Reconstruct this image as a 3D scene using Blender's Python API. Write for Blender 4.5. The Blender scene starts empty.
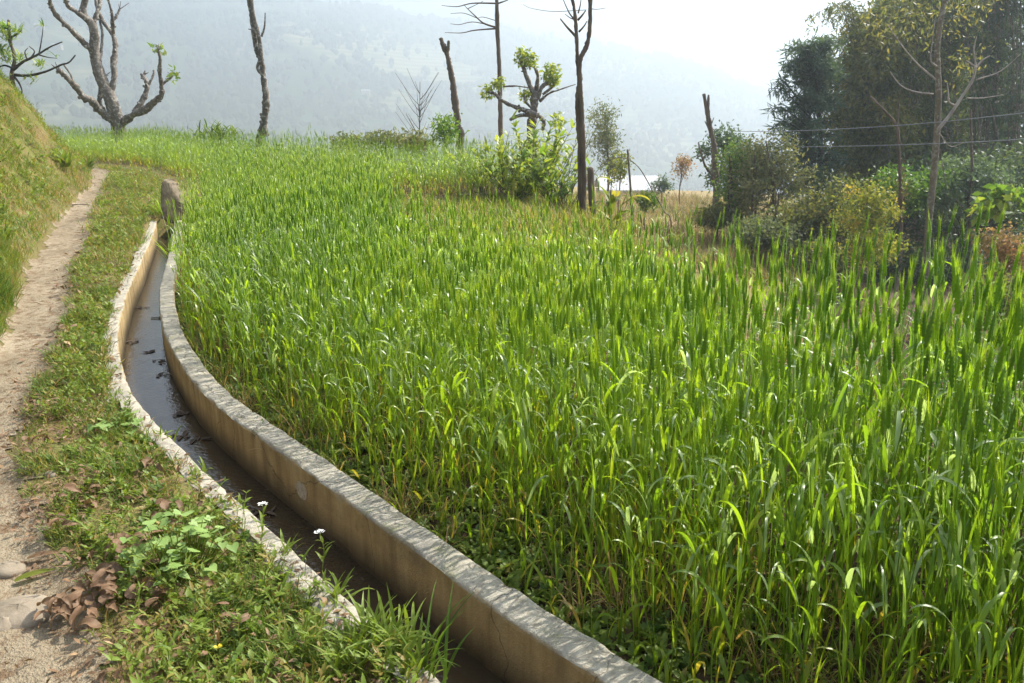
import bpy, math
import numpy as np
from mathutils import Vector

rng = np.random.default_rng(7)
R = math.radians
sc = bpy.context.scene
col = sc.collection

# ------------------------------------------------------------------ camera, light, exposure
EYE = 1.6
FPX = 800.0
PITCH = math.atan((341.5 - 120) / FPX)
cam_d = bpy.data.cameras.new("camera"); cam = bpy.data.objects.new("camera", cam_d); col.objects.link(cam)
cam_d.sensor_width = 36; cam_d.lens = 36 * FPX / 1024
cam_d.clip_start = 0.05; cam_d.clip_end = 12000
cam.location = (0, 0, EYE); cam.rotation_euler = (math.pi / 2 - PITCH, 0, 0)
sc.camera = cam

SUN_AZ, SUN_EL = R(52), R(46)
sun_dir = Vector((math.sin(SUN_AZ) * math.cos(SUN_EL), math.cos(SUN_AZ) * math.cos(SUN_EL), math.sin(SUN_EL)))
w = bpy.data.worlds.new("World"); sc.world = w; w.use_nodes = True
nt = w.node_tree; nt.nodes.clear()
sky = nt.nodes.new("ShaderNodeTexSky"); sky.sky_type = 'NISHITA'; sky.sun_disc = False
sky.sun_elevation = SUN_EL; sky.sun_rotation = SUN_AZ
sky.air_density = 1.0; sky.dust_density = 4.0; sky.ozone_density = 1.0
bg = nt.nodes.new("ShaderNodeBackground"); bg.inputs['Strength'].default_value = 0.10
wo = nt.nodes.new("ShaderNodeOutputWorld")
nt.links.new(sky.outputs[0], bg.inputs[0]); nt.links.new(bg.outputs[0], wo.inputs[0])
sl = bpy.data.lights.new("sun", 'SUN'); sl.energy = 5.0; sl.angle = R(0.6); sl.color = (1, .95, .86)
so = bpy.data.objects.new("sun", sl); col.objects.link(so); so.location = (0, 0, 30)
so.rotation_euler = (-sun_dir).to_track_quat('-Z', 'Y').to_euler()
sc.view_settings.view_transform = 'Standard'; sc.view_settings.look = 'None'
sc.view_settings.exposure = 1.6; sc.view_settings.gamma = 1.0
sc.cycles.volume_bounces = 1
sc.cycles.max_bounces = 8
sc.cycles.transmission_bounces = 6
sc.cycles.use_denoising = True
sc.cycles.denoising_prefilter = 'ACCURATE'

HAZE = 0.0016

# ------------------------------------------------------------------ small maths
def pdir(px, py):
    a = (px - 512) / FPX; v = (py - 341.5) / FPX
    c, s = math.cos(PITCH), math.sin(PITCH)
    return np.array([a, c - v * s, -s - v * c])

def at(px, py, D):
    d = pdir(px, py)
    return np.array([0, 0, EYE]) + d * (D / d[1])

def sstep(a, b, x):
    t = np.clip((np.asarray(x, float) - a) / (b - a), 0, 1)
    return t * t * (3 - 2 * t)

def vnoise(x, y, seed=0.0):
    x = np.asarray(x, float); y = np.asarray(y, float)
    xi = np.floor(x); yi = np.floor(y); fx = x - xi; fy = y - yi
    def h(i, j):
        v = np.sin(i * 127.1 + j * 311.7 + seed * 74.7) * 43758.5453
        return v - np.floor(v)
    fx = fx * fx * (3 - 2 * fx); fy = fy * fy * (3 - 2 * fy)
    a = h(xi, yi); b = h(xi + 1, yi); c = h(xi, yi + 1); d = h(xi + 1, yi + 1)
    return (a * (1 - fx) + b * fx) * (1 - fy) + (c * (1 - fx) + d * fx) * fy

def fbm(x, y, seed=0, octs=4):
    r = 0; amp = .5; f = 1
    for k in range(octs):
        r = r + amp * vnoise(x * f, y * f, seed + k * 3.3); amp *= .5; f *= 2.03
    return r / (1 - .5 ** octs)

def poly_sd(P, x, y):
    """signed distance to an open polyline, positive on its right hand side"""
    x = np.asarray(x, float); y = np.asarray(y, float)
    best = np.full(x.shape, 1e18); sg = np.ones(x.shape)
    for (ax, ay), (bx, by) in zip(P[:-1], P[1:]):
        dx, dy = bx - ax, by - ay
        t = np.clip(((x - ax) * dx + (y - ay) * dy) / (dx * dx + dy * dy), 0, 1)
        qx = x - ax - t * dx; qy = y - ay - t * dy
        d2 = qx * qx + qy * qy
        cr = dx * (y - ay) - dy * (x - ax)
        m = d2 < best - 1e-9
        best = np.where(m, d2, best); sg = np.where(m, np.where(cr < 0, 1., -1.), sg)
    return np.sqrt(best) * sg

def catmull(P, n=8):
    P = np.asarray(P, float)
    if len(P) < 3:
        t = np.linspace(0, 1, n + 1)[:, None]; return P[0] * (1 - t) + P[-1] * t
    Q = np.vstack([2 * P[0] - P[1], P, 2 * P[-1] - P[-2]])
    out = []
    for i in range(1, len(Q) - 2):
        t = np.linspace(0, 1, n, endpoint=False)[:, None]
        p0, p1, p2, p3 = Q[i - 1], Q[i], Q[i + 1], Q[i + 2]
        out.append(.5 * (2 * p1 + (p2 - p0) * t + (2 * p0 - 5 * p1 + 4 * p2 - p3) * t ** 2 + (3 * p1 - p0 - 3 * p2 + p3) * t ** 3))
    out.append(P[-1:]); return np.vstack(out)

# ------------------------------------------------------------------ mesh building
class MB:
    def __init__(self): self.v = []; self.q = []; self.t = []; self.n = 0
    def add(self, v, q, tint=None):
        v = np.asarray(v, np.float32).reshape(-1, 3); q = np.asarray(q, np.int64).reshape(-1, 4)
        self.v.append(v); self.q.append(q + self.n); self.n += len(v)
        if tint is None: tint = np.full(len(v), .5)
        elif np.isscalar(tint): tint = np.full(len(v), tint)
        self.t.append(np.asarray(tint, np.float32))
        return self
    def arrays(self): return np.vstack(self.v), np.vstack(self.q), np.concatenate(self.t)
    def build(self, name, mat, parent=None, origin=None, smooth=True):
        v, q, t = self.arrays()
        return mesh_obj(name, v, q, mat, t, parent, origin, smooth)

def mesh_obj(name, v, q, mat, tint=None, parent=None, origin=None, smooth=True):
    if parent is not None and origin is None: origin = parent.location
    if origin is not None: v = v - np.array(origin, np.float32)
    me = bpy.data.meshes.new(name)
    q = np.asarray(q)
    tri = q[:, 2] == q[:, 3]
    tot = np.where(tri, 3, 4).astype(np.int32)
    start = np.concatenate([[0], np.cumsum(tot)[:-1]]).astype(np.int32)
    mask = np.ones(q.shape, bool); mask[tri, 3] = False
    loops = q[mask].astype(np.int32)
    me.vertices.add(len(v)); me.vertices.foreach_set("co", np.ascontiguousarray(v, np.float32).ravel())
    me.loops.add(len(loops)); me.loops.foreach_set("vertex_index", loops)
    me.polygons.add(len(q)); me.polygons.foreach_set("loop_start", start); me.polygons.foreach_set("loop_total", tot)
    me.polygons.foreach_set("use_smooth", np.full(len(q), smooth, bool))
    if tint is not None:
        a = me.attributes.new("tint", 'FLOAT', 'POINT'); a.data.foreach_set("value", np.asarray(tint, np.float32))
    me.update(calc_edges=True); me.validate()
    me.materials.append(mat)
    o = bpy.data.objects.new(name, me); col.objects.link(o)
    if parent is not None: o.parent = parent
    elif origin is not None: o.location = origin
    return o

def tag(o, label=None, cat=None, group=None, kind=None):
    if label: o['label'] = label
    if cat: o['category'] = cat
    if group: o['group'] = group
    if kind: o['kind'] = kind
    return o

def thing(name, label, cat, loc, group=None):
    o = bpy.data.objects.new(name, None); col.objects.link(o); o.empty_display_size = .2
    o.location = [float(c) for c in loc]
    return tag(o, label, cat, group)

def tube_arrays(P, rad, sides=8, lump=0.0, seed=0):
    P = np.asarray(P, float); n = len(P); rad = np.broadcast_to(np.asarray(rad, float), (n,))
    T = np.gradient(P, axis=0); T /= np.linalg.norm(T, axis=1)[:, None] + 1e-9
    ref = np.array([0, 1, 0.]) if abs(T[0][1]) < .9 else np.array([1., 0, 0])
    N = np.cross(T[0], ref); N /= np.linalg.norm(N)
    rings = []; ang = np.linspace(0, 2 * math.pi, sides, endpoint=False)
    r = np.random.default_rng(seed + n)
    for i in range(n):
        N = N - T[i] * N.dot(T[i]); N /= np.linalg.norm(N) + 1e-9
        B = np.cross(T[i], N)
        rr = rad[i] * (1 + lump * r.normal(size=sides))
        rings.append(P[i] + (np.cos(ang) * rr)[:, None] * N + (np.sin(ang) * rr)[:, None] * B)
    rings = [P[0] - T[0] * rad[0] * .2 + (rings[0] - P[0]) * .05] + rings + [P[-1] + T[-1] * rad[-1] * .4 + (rings[-1] - P[-1]) * .05]
    V = np.vstack(rings); m = len(rings)
    i, j = np.meshgrid(np.arange(m - 1), np.arange(sides), indexing='ij')
    a = i * sides + j; b = i * sides + (j + 1) % sides
    Q = np.stack([a, b, b + sides, a + sides], -1).reshape(-1, 4)
    return V, Q

def limb(mb, pts, r0, r1, sides=8, n=6, lump=.06, wob=0.0, tint=.5):
    P = catmull(pts, n)
    m = len(P); t = np.linspace(0, 1, m)
    rad = r0 + (r1 - r0) * t ** .8
    if lump > 0:
        rad = rad * (1 + lump * 1.6 * (vnoise(t * m * .45, np.full(m, rng.uniform(0, 99))) - .4))
    if wob > 0: P = P + rng.normal(size=P.shape) * wob * np.minimum(1, t * 4)[:, None]
    V, Q = tube_arrays(P, rad, sides, lump * .5, int(rng.integers(9999)))
    mb.add(V, Q, tint); return P

def knots(mb, P, r0, r1, n):
    for k in range(n):
        i = int(rng.integers(2, max(3, len(P) - 1))); i = min(i, len(P) - 1); f_ = i / len(P); rr = r0 + (r1 - r0) * f_
        T = P[i] - P[i - 1]; T = T / (np.linalg.norm(T) + 1e-9); d = np.cross(T, rng.normal(size=3)); d /= np.linalg.norm(d) + 1e-9
        l = rr * rng.uniform(1.15, 1.9)
        limb(mb, [P[i] - d * rr * .2, P[i] + d * l * .6 + T * rr * .2, P[i] + d * l + T * rr * .5], rr * rng.uniform(.45, .8), rr * rng.uniform(.2, .5), 7, 3, .2)

# ribbon leaf: list of verts along an arching spine
def ribbon(base, az, L, W, th0, bend, nseg=6, nv=3, twist=0., power=1.4, fold=.18):
    s = np.linspace(0, 1, nseg + 1)
    ang = th0 + bend * s ** power
    ds = L / nseg
    am = (ang[:-1] + ang[1:]) / 2
    r = np.concatenate([[0], np.cumsum(np.sin(am) * ds)]); z = np.concatenate([[0], np.cumsum(np.cos(am) * ds)])
    ca, sa = math.cos(az), math.sin(az)
    C = np.stack([r * ca, r * sa, z], -1) + base
    side = np.array([-sa, ca, 0.])
    Tn = np.stack([np.sin(ang) * ca, np.sin(ang) * sa, np.cos(ang)], -1)
    Nn = np.cross(Tn, side)
    tw = twist * s
    S = side * np.cos(tw)[:, None] + Nn * np.sin(tw)[:, None]
    Nn = np.cross(Tn, S)
    wd = W * .5 * (1 - s ** 2.6) * (.55 + .45 * np.minimum(1, s * 5)) + W * .01
    k = np.linspace(-1, 1, nv)
    V = C[:, None, :] + S[:, None, :] * (wd[:, None] * k)[..., None] + (Nn[:, None, :] * (np.abs(k) * fold * wd[:, None])[..., None])
    V = V.reshape(-1, 3)
    i, j = np.meshgrid(np.arange(nseg), np.arange(nv - 1), indexing='ij')
    a = i * nv + j
    Q = np.stack([a, a + 1, a + 1 + nv, a + nv], -1).reshape(-1, 4)
    return V, Q

def replicate(mb, temps, pos, rot, scale, tint, lean=None, which=None):
    """temps: list of (V,Q,T); copies placed vectorised into mb"""
    k = len(pos)
    if which is None: which = rng.integers(0, len(temps), k)
    scale = np.broadcast_to(np.asarray(scale, float), (k,))
    tint = np.broadcast_to(np.asarray(tint, float), (k,))
    for ti, (V, Q, T) in enumerate(temps):
        m = np.where(which == ti)[0]
        if len(m) == 0: continue
        c, s = np.cos(rot[m]), np.sin(rot[m])
        x = V[None, :, 0] * c[:, None] - V[None, :, 1] * s[:, None]
        y = V[None, :, 0] * s[:, None] + V[None, :, 1] * c[:, None]
        z = np.broadcast_to(V[None, :, 2], x.shape).copy()
        if lean is not None:
            x = x + lean[m, 0][:, None] * z; y = y + lean[m, 1][:, None] * z
        W_ = np.stack([x, y, z], -1) * scale[m][:, None, None] + pos[m][:, None, :]
        nvt = len(V)
        QQ = (Q[None] + (np.arange(len(m)) * nvt)[:, None, None]).reshape(-1, 4)
        TT = (T[None] + tint[m][:, None]).reshape(-1)
        mb.add(W_.reshape(-1, 3), QQ, TT)

def leaf_cloud(mb, C, L, Wd, droop=0.0, tint_c=.5, spread=.25, face=None):
    """one folded quad pair per leaf centred round C; diamond outline"""
    n = len(C)
    d = rng.normal(size=(n, 3)); d[:, 2] -= droop; d /= np.linalg.norm(d, axis=1)[:, None]
    a = rng.normal(size=(n, 3)); sd = np.cross(d, a); sd /= np.linalg.norm(sd, axis=1)[:, None] + 1e-9
    nn = np.cross(d, sd)
    l = L * rng.uniform(.65, 1.3, n)[:, None]; ww = Wd * rng.uniform(.7, 1.25, n)[:, None]
    V = np.stack([C, C + d * l * .5 + sd * ww * .5 + nn * ww * .15, C + d * l - nn * l * .08, C + d * l * .5 - sd * ww * .5 + nn * ww * .15], 1).reshape(-1, 3)
    Q = np.arange(n * 4).reshape(n, 4)
    t = np.repeat(np.broadcast_to(tint_c, (n,)) + rng.normal(size=n) * spread, 4)
    mb.add(V, Q, t)

# ------------------------------------------------------------------ materials
def new_mat(name):
    m = bpy.data.materials.new(name); m.use_nodes = True
    t = m.node_tree; t.nodes.clear()
    o = t.nodes.new("ShaderNodeOutputMaterial"); p = t.nodes.new("ShaderNodeBsdfPrincipled")
    t.links.new(p.outputs[0], o.inputs[0]); return m, t, p, o

def N(t, kind, **kw):
    n = t.nodes.new(kind)
    for k, v in kw.items():
        if k in n.inputs: n.inputs[k].default_value = v
        else: setattr(n, k, v)
    return n

def ramp(t, fac, stops, interp='LINEAR'):
    r = t.nodes.new("ShaderNodeValToRGB"); r.color_ramp.interpolation = interp
    e = r.color_ramp.elements
    while len(e) < len(stops): e.new(.5)
    for k, (p, c) in enumerate(stops):
        e[k].position = p; e[k].color = (*c, 1)
    t.links.new(fac, r.inputs[0]); return r.outputs[0]

def noise(t, scale, detail=4, rough=.55, vec=None, coords='Object', mapping=None):
    n = t.nodes.new("ShaderNodeTexNoise"); n.inputs['Scale'].default_value = scale
    n.inputs['Detail'].default_value = detail; n.inputs['Roughness'].default_value = rough
    if vec is None:
        tc = t.nodes.new("ShaderNodeTexCoord"); vec = tc.outputs[coords]
    if mapping is not None:
        mp = t.nodes.new("ShaderNodeMapping"); mp.inputs['Scale'].default_value = mapping
        t.links.new(vec, mp.inputs[0]); vec = mp.outputs[0]
    t.links.new(vec, n.inputs['Vector']); return n.outputs[0]

def mix(t, f, a, b, mode='MIX'):
    m = t.nodes.new("ShaderNodeMix"); m.data_type = 'RGBA'; m.blend_type = mode
    for s, v in ((m.inputs[0], f), (m.inputs[6], a), (m.inputs[7], b)):
        if isinstance(v, (int, float)): s.default_value = v
        elif isinstance(v, tuple): s.default_value = (*v, 1)
        else: t.links.new(v, s)
    return m.outputs[2]

def math_n(t, op, a, b=None, clamp=False):
    m = t.nodes.new("ShaderNodeMath"); m.operation = op; m.use_clamp = clamp
    for s, v in ((m.inputs[0], a), (m.inputs[1], b)):
        if v is None: continue
        if isinstance(v, (int, float)): s.default_value = v
        else: t.links.new(v, s)
    return m.outputs[0]

def bump(t, p, h, strength=.3, dist=.02):
    b = t.nodes.new("ShaderNodeBump"); b.inputs['Strength'].default_value = strength; b.inputs['Distance'].default_value = dist
    t.links.new(h, b.inputs['Height']); t.links.new(b.outputs[0], p.inputs['Normal'])

def leaf_mat(name, stops, trans=.45, rough=.42, tmul=1.5, spec=.5, nscale=0):
    m, t, p, o = new_mat(name)
    at_ = t.nodes.new("ShaderNodeAttribute"); at_.attribute_name = "tint"
    c = ramp(t, at_.outputs['Fac'], stops)
    if nscale:
        c = mix(t, math_n(t, 'MULTIPLY', noise(t, nscale, 3), .55), c, stops[-1][1])
    t.links.new(c, p.inputs['Base Color']); p.inputs['Roughness'].default_value = rough
    p.inputs['Specular IOR Level'].default_value = spec
    tr = t.nodes.new("ShaderNodeBsdfTranslucent")
    cm = mix(t, 1.0, c, (tmul * 1.06, tmul * 1.02, tmul * .55), 'MULTIPLY'); t.links.new(cm, tr.inputs['Color'])
    ms = t.nodes.new("ShaderNodeMixShader"); ms.inputs[0].default_value = trans
    t.links.new(p.outputs[0], ms.inputs[1]); t.links.new(tr.outputs[0], ms.inputs[2])
    t.links.new(ms.outputs[0], o.inputs[0]); return m

def bark_mat(name, a, b, lich=None, scale=6, bstr=.6):
    m, t, p, o = new_mat(name)
    n1 = noise(t, scale, 6, .65, mapping=(1, 1, .25)); n2 = noise(t, scale * 2.5, 4, .6)
    c = ramp(t, n1, [(.3, a), (.7, b)])
    if lich: c = mix(t, ramp(t, n2, [(.52, (0, 0, 0)), (.62, (1, 1, 1))]), c, lich)
    t.links.new(c, p.inputs['Base Color']); p.inputs['Roughness'].default_value = .9
    p.inputs['Specular IOR Level'].default_value = .2
    bump(t, p, n1, bstr, .03); return m

M = {}
# wheat: tint <0 pale with leaf glint painted in, .5 fresh, >1 yellow / dry
M['wheat'] = leaf_mat("wheat", [(0.0, (.22, .30, .13)), (.10, (.16, .25, .05)), (.20, (.088, .165, .013)), (.38, (.148, .238, .013)), (.62, (.21, .295, .017)), (.8, (.30, .31, .025)), (.92, (.40, .30, .05)), (1, (.36, .24, .09))], .50, .40, 2.1, .8)
M['grass'] = leaf_mat("grass", [(0, (.05, .10, .015)), (.4, (.10, .17, .018)), (.7, (.20, .22, .03)), (.85, (.30, .24, .07)), (1, (.30, .20, .09))], .4, .55, 1.5, .3)
M['drygrass'] = leaf_mat("dry_grass", [(0, (.12, .13, .03)), (.4, (.24, .20, .07)), (.7, (.32, .22, .10)), (1, (.30, .18, .10))], .3, .7, 1.2, .2)
M['weed'] = leaf_mat("weed", [(0, (.06, .12, .015)), (.5, (.15, .205, .02)), (.85, (.17, .24, .03)), (1, (.26, .2, .05))], .4, .5, 1.5, .35)
M['heart'] = leaf_mat("heart_leaf", [(0, (.17, .27, .06)), (1, (.27, .38, .11))], .35, .5, 1.3, .4)
M['litter'] = leaf_mat("dry_leaf", [(0, (.05, .022, .012)), (.5, (.125, .058, .03)), (1, (.38, .26, .14))], .2, .6, 1.2, .3, 30)
M['shrub'] = leaf_mat("shrub_leaf", [(0, (.06, .13, .02)), (.5, (.13, .22, .025)), (1, (.30, .34, .05))], .45, .45, 1.5, .4)
M['forest'] = leaf_mat("forest_leaf", [(0, (.036, .062, .036)), (.5, (.060, .10, .05)), (1, (.11, .14, .05))], .42, .5, 1.3, .3)
M['olive'] = leaf_mat("olive_leaf", [(0, (.055, .08, .026)), (.5, (.115, .14, .042)), (1, (.24, .21, .06))], .45, .5, 1.4, .3)
M['teal'] = leaf_mat("teal_leaf", [(0, (.045, .085, .06)), (.5, (.075, .125, .082)), (1, (.12, .17, .09))], .42, .5, 1.3, .3)
M['yellow'] = leaf_mat("yellow_leaf", [(0, (.10, .14, .02)), (.5, (.24, .25, .035)), (1, (.42, .28, .06))], .45, .5, 1.5, .3)
M['russet'] = leaf_mat("russet_leaf", [(0, (.16, .13, .05)), (.5, (.30, .20, .10)), (1, (.42, .2, .12))], .35, .6, 1.3, .2)
M['grey_leaf'] = leaf_mat("grey_green_leaf", [(0, (.10, .13, .06)), (.5, (.17, .20, .09)), (1, (.27, .26, .11))], .35, .6, 1.3, .2)
M['bark_pale'] = bark_mat("bark_pale", (.07, .056, .045), (.20, .17, .14), (.30, .285, .25), 5)
M['bark_brown'] = bark_mat("bark_brown", (.07, .05, .038), (.20, .15, .11), None, 6)
M['bark_dark'] = bark_mat("bark_dark", (.03, .027, .024), (.09, .075, .06), None, 6)
M['bark_tan'] = bark_mat("bark_tan", (.09, .075, .05), (.21, .175, .12), (.27, .25, .2), 5, .5)
M['bark_light'] = bark_mat("bark_light", (.22, .19, .16), (.42, .37, .31), None, 9, .3)
M['twig'] = bark_mat("twig_bark", (.08, .06, .05), (.16, .12, .09), None, 20, .2)

def plain(name, c, rough=.6, nz=None, c2=None, metal=0, bs=.2):
    m, t, p, o = new_mat(name)
    if nz:
        n = noise(t, nz, 5, .6); t.links.new(ramp(t, n, [(.3, c), (.7, c2)]), p.inputs['Base Color']); bump(t, p, n, bs, .02)
    else: p.inputs['Base Color'].default_value = (*c, 1)
    p.inputs['Roughness'].default_value = rough; p.inputs['Metallic'].default_value = metal
    return m
M['stone'] = plain("stone", (.15, .12, .08), .9, 9, (.27, .22, .16), bs=.5)
M['white_petal'] = plain("white_petal", (.8, .8, .75), .6)
M['yellow_petal'] = plain("yellow_petal", (.8, .6, .02), .6)
def tin():
    m, t, p, o = new_mat("tin_roof"); tc = t.nodes.new("ShaderNodeTexCoord")
    wv = t.nodes.new("ShaderNodeTexWave"); wv.bands_direction = 'X'; wv.inputs['Scale'].default_value = 1.6; t.links.new(tc.outputs['Object'], wv.inputs['Vector'])
    c = mix(t, ramp(t, wv.outputs[0], [(.0, (1, 1, 1)), (.12, (0, 0, 0))]), ramp(t, noise(t, 1.2, 5, .6), [(.35, (.34, .34, .34)), (.6, (.46, .48, .5)), (.75, (.36, .29, .24))]), (.2, .2, .2))
    t.links.new(c, p.inputs['Base Color']); p.inputs['Roughness'].default_value = .55; return m
M['tin'] = tin()
M['mud'] = plain("mud_wall", (.30, .24, .18), .9, 3, (.38, .31, .24))
M['wire'] = plain("wire", (.16, .17, .18), .5)
M['wet'] = plain("wet_leaf", (.03, .018, .010), .75, 20, (.085, .05, .025))

# ground: mix of dry earth, mossy verge, dark field soil, dry terrace by attribute 'tint' zones
def ground_material():
    m, t, p, o = new_mat("ground")
    a = t.nodes.new("ShaderNodeAttribute"); a.attribute_name = "tint"
    n1 = noise(t, 1.3, 6, .6); n2 = noise(t, 9, 6, .65); n3 = noise(t, 60, 4, .6)
    soil = ramp(t, n2, [(.3, (.035, .022, .013)), (.7, (.10, .065, .038))])
    verge = ramp(t, n2, [(.30, (.13, .085, .045)), (.46, (.17, .13, .055)), (.6, (.11, .12, .03)), (.75, (.20, .15, .08))])
    bank = ramp(t, n1, [(.32, (.085, .085, .022)), (.48, (.12, .12, .028)), (.6, (.16, .11, .045)), (.72, (.10, .09, .025))])
    bank = mix(t, ramp(t, n2, [(.46, (0, 0, 0)), (.6, (.5, .5, .5))]), bank, (.12, .08, .04))
    dry = ramp(t, n1, [(.3, (.20, .13, .075)), (.5, (.26, .19, .085)), (.62, (.19, .18, .06)), (.75, (.28, .2, .11))])
    def at_zone(k):  # 1 in zone k
        d = math_n(t, 'ABSOLUTE', math_n(t, 'SUBTRACT', a.outputs['Fac'], k))
        return math_n(t, 'SUBTRACT', 1.0, math_n(t, 'MULTIPLY', d, 1.0), True)
    c = mix(t, at_zone(1.0), soil, verge)
    c = mix(t, at_zone(2.0), c, bank)
    c = mix(t, at_zone(3.0), c, dry)
    t.links.new(c, p.inputs['Base Color']); p.inputs['Roughness'].default_value = .95; p.inputs['Specular IOR Level'].default_value = .15
    h = math_n(t, 'ADD', n2, math_n(t, 'MULTIPLY', n3, .4)); bump(t, p, h, .7, .04)
    return m
M['ground'] = ground_material()

def path_material():
    m, t, p, o = new_mat("path")
    n1 = noise(t, 1.6, 5, .6); n2 = noise(t, 14, 6, .7); n3 = noise(t, 90, 3, .6)
    c = ramp(t, n1, [(.3, (.20, .16, .105)), (.55, (.27, .22, .15)), (.75, (.33, .275, .195))])
    c = mix(t, ramp(t, n2, [(.38, (1, 1, 1)), (.52, (0, 0, 0))]), c, (.15, .10, .06))
    t.links.new(c, p.inputs['Base Color']); p.inputs['Roughness'].default_value = .95; p.inputs['Specular IOR Level'].default_value = .1
    h = math_n(t, 'ADD', n2, math_n(t, 'MULTIPLY', n3, .5)); bump(t, p, h, .8, .03); return m
M['path'] = path_material()

def concrete_material():
    m, t, p, o = new_mat("weathered_concrete")
    g = t.nodes.new("ShaderNodeNewGeometry"); sp = t.nodes.new("ShaderNodeSeparateXYZ"); t.links.new(g.outputs['True Normal'], sp.inputs[0])
    pz = t.nodes.new("ShaderNodeSeparateXYZ"); t.links.new(g.outputs['Position'], pz.inputs[0])
    n1 = noise(t, 3, 6, .65); n2 = noise(t, 22, 6, .7); n3 = noise(t, 130, 3, .6)
    st = noise(t, 9, 5, .6, mapping=(1, 1, .12))
    top = ramp(t, n2, [(.28, (.20, .165, .12)), (.5, (.33, .30, .24)), (.75, (.43, .395, .325))])
    top = mix(t, ramp(t, n1, [(.54, (0, 0, 0)), (.66, (.7, .7, .7))]), top, (.24, .22, .19))
    side = ramp(t, st, [(.3, (.22, .15, .07)), (.5, (.38, .275, .135)), (.72, (.48, .37, .205))])
    side = mix(t, ramp(t, n1, [(.5, (0, 0, 0)), (.68, (.6, .6, .6))]), side, (.16, .12, .075))
    damp = t.nodes.new("ShaderNodeMapRange"); damp.inputs[1].default_value = -.26; damp.inputs[2].default_value = -.12
    t.links.new(math_n(t, 'ADD', pz.outputs[2], math_n(t, 'MULTIPLY', math_n(t, 'SUBTRACT', n1, .5), .12)), damp.inputs[0])
    side = mix(t, damp.outputs[0], (.075, .058, .034), side)
    up = t.nodes.new("ShaderNodeMapRange"); up.inputs[1].default_value = .3; up.inputs[2].default_value = .75
    t.links.new(sp.outputs[2], up.inputs[0])
    moss = ramp(t, noise(t, 5.5, 6, .7), [(.56, (0, 0, 0)), (.68, (.75, .75, .75))])
    top = mix(t, moss, top, (.13, .135, .05)); side = mix(t, math_n(t, 'MULTIPLY', moss, .5), side, (.10, .095, .035))
    c = mix(t, up.outputs[0], side, top)
    vo = t.nodes.new("ShaderNodeTexVoronoi"); vo.feature = 'DISTANCE_TO_EDGE'; vo.inputs['Scale'].default_value = 1.7
    tcv = t.nodes.new("ShaderNodeTexCoord"); nv = t.nodes.new("ShaderNodeTexNoise"); nv.inputs['Scale'].default_value = 6; nv.inputs['Detail'].default_value = 5
    t.links.new(tcv.outputs['Object'], nv.inputs['Vector']); mv = t.nodes.new("ShaderNodeMix"); mv.data_type = 'RGBA'; mv.inputs[0].default_value = .16
    t.links.new(tcv.outputs['Object'], mv.inputs[6]); t.links.new(nv.outputs['Color'], mv.inputs[7]); t.links.new(mv.outputs[2], vo.inputs['Vector'])
    crack = ramp(t, vo.outputs['Distance'], [(.0, (1, 1, 1)), (.006, (0, 0, 0))])
    c = mix(t, math_n(t, 'MULTIPLY', crack, .75), c, (.05, .04, .03))
    t.links.new(c, p.inputs['Base Color']); p.inputs['Roughness'].default_value = .9; p.inputs['Specular IOR Level'].default_value = .2
    h = math_n(t, 'ADD', n2, math_n(t, 'MULTIPLY', n3, .6)); bump(t, p, h, .6, .012); return m
M['concrete'] = concrete_material()

def water_material():
    m, t, p, o = new_mat("water")
    p.inputs['Base Color'].default_value = (.045, .032, .018, 1); p.inputs['Roughness'].default_value = .04
    p.inputs['IOR'].default_value = 1.33; p.inputs['Specular IOR Level'].default_value = .7
    n = noise(t, 10, 4, .6); n2 = noise(t, 40, 3, .6)
    bump(t, p, math_n(t, 'ADD', n, math_n(t, 'MULTIPLY', n2, .35)), .16, .03); return m
M['water'] = water_material()

def hill_material():
    m, t, p, o = new_mat("hills")
    n1 = noise(t, .006, 6, .6); n2 = noise(t, .05, 6, .65)
    wv = t.nodes.new("ShaderNodeTexWave"); wv.wave_type = 'BANDS'; wv.bands_direction = 'Z'
    wv.inputs['Scale'].default_value = .06; wv.inputs['Distortion'].default_value = 3; wv.inputs['Detail'].default_value = 2; wv.inputs['Detail Scale'].default_value = .3
    tc = t.nodes.new("ShaderNodeTexCoord"); t.links.new(tc.outputs['Object'], wv.inputs['Vector'])
    wood = ramp(t, n2, [(.3, (.018, .034, .016)), (.6, (.05, .07, .03)), (.8, (.10, .10, .05))])
    terr = ramp(t, wv.outputs[0], [(.3, (.10, .11, .05)), (.55, (.20, .24, .08)), (.8, (.26, .22, .13))])
    c = mix(t, ramp(t, n1, [(.50, (0, 0, 0)), (.60, (1, 1, 1))]), wood, terr)
    t.links.new(c, p.inputs['Base Color']); p.inputs['Roughness'].default_value = 1; p.inputs['Specular IOR Level'].default_value = 0
    return m
M['hills'] = hill_material()
M['woods'] = leaf_mat("hill_wood", [(0, (.012, .026, .014)), (.5, (.032, .055, .022)), (1, (.09, .10, .04))], .15, .8, 1.2, .1)

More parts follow.
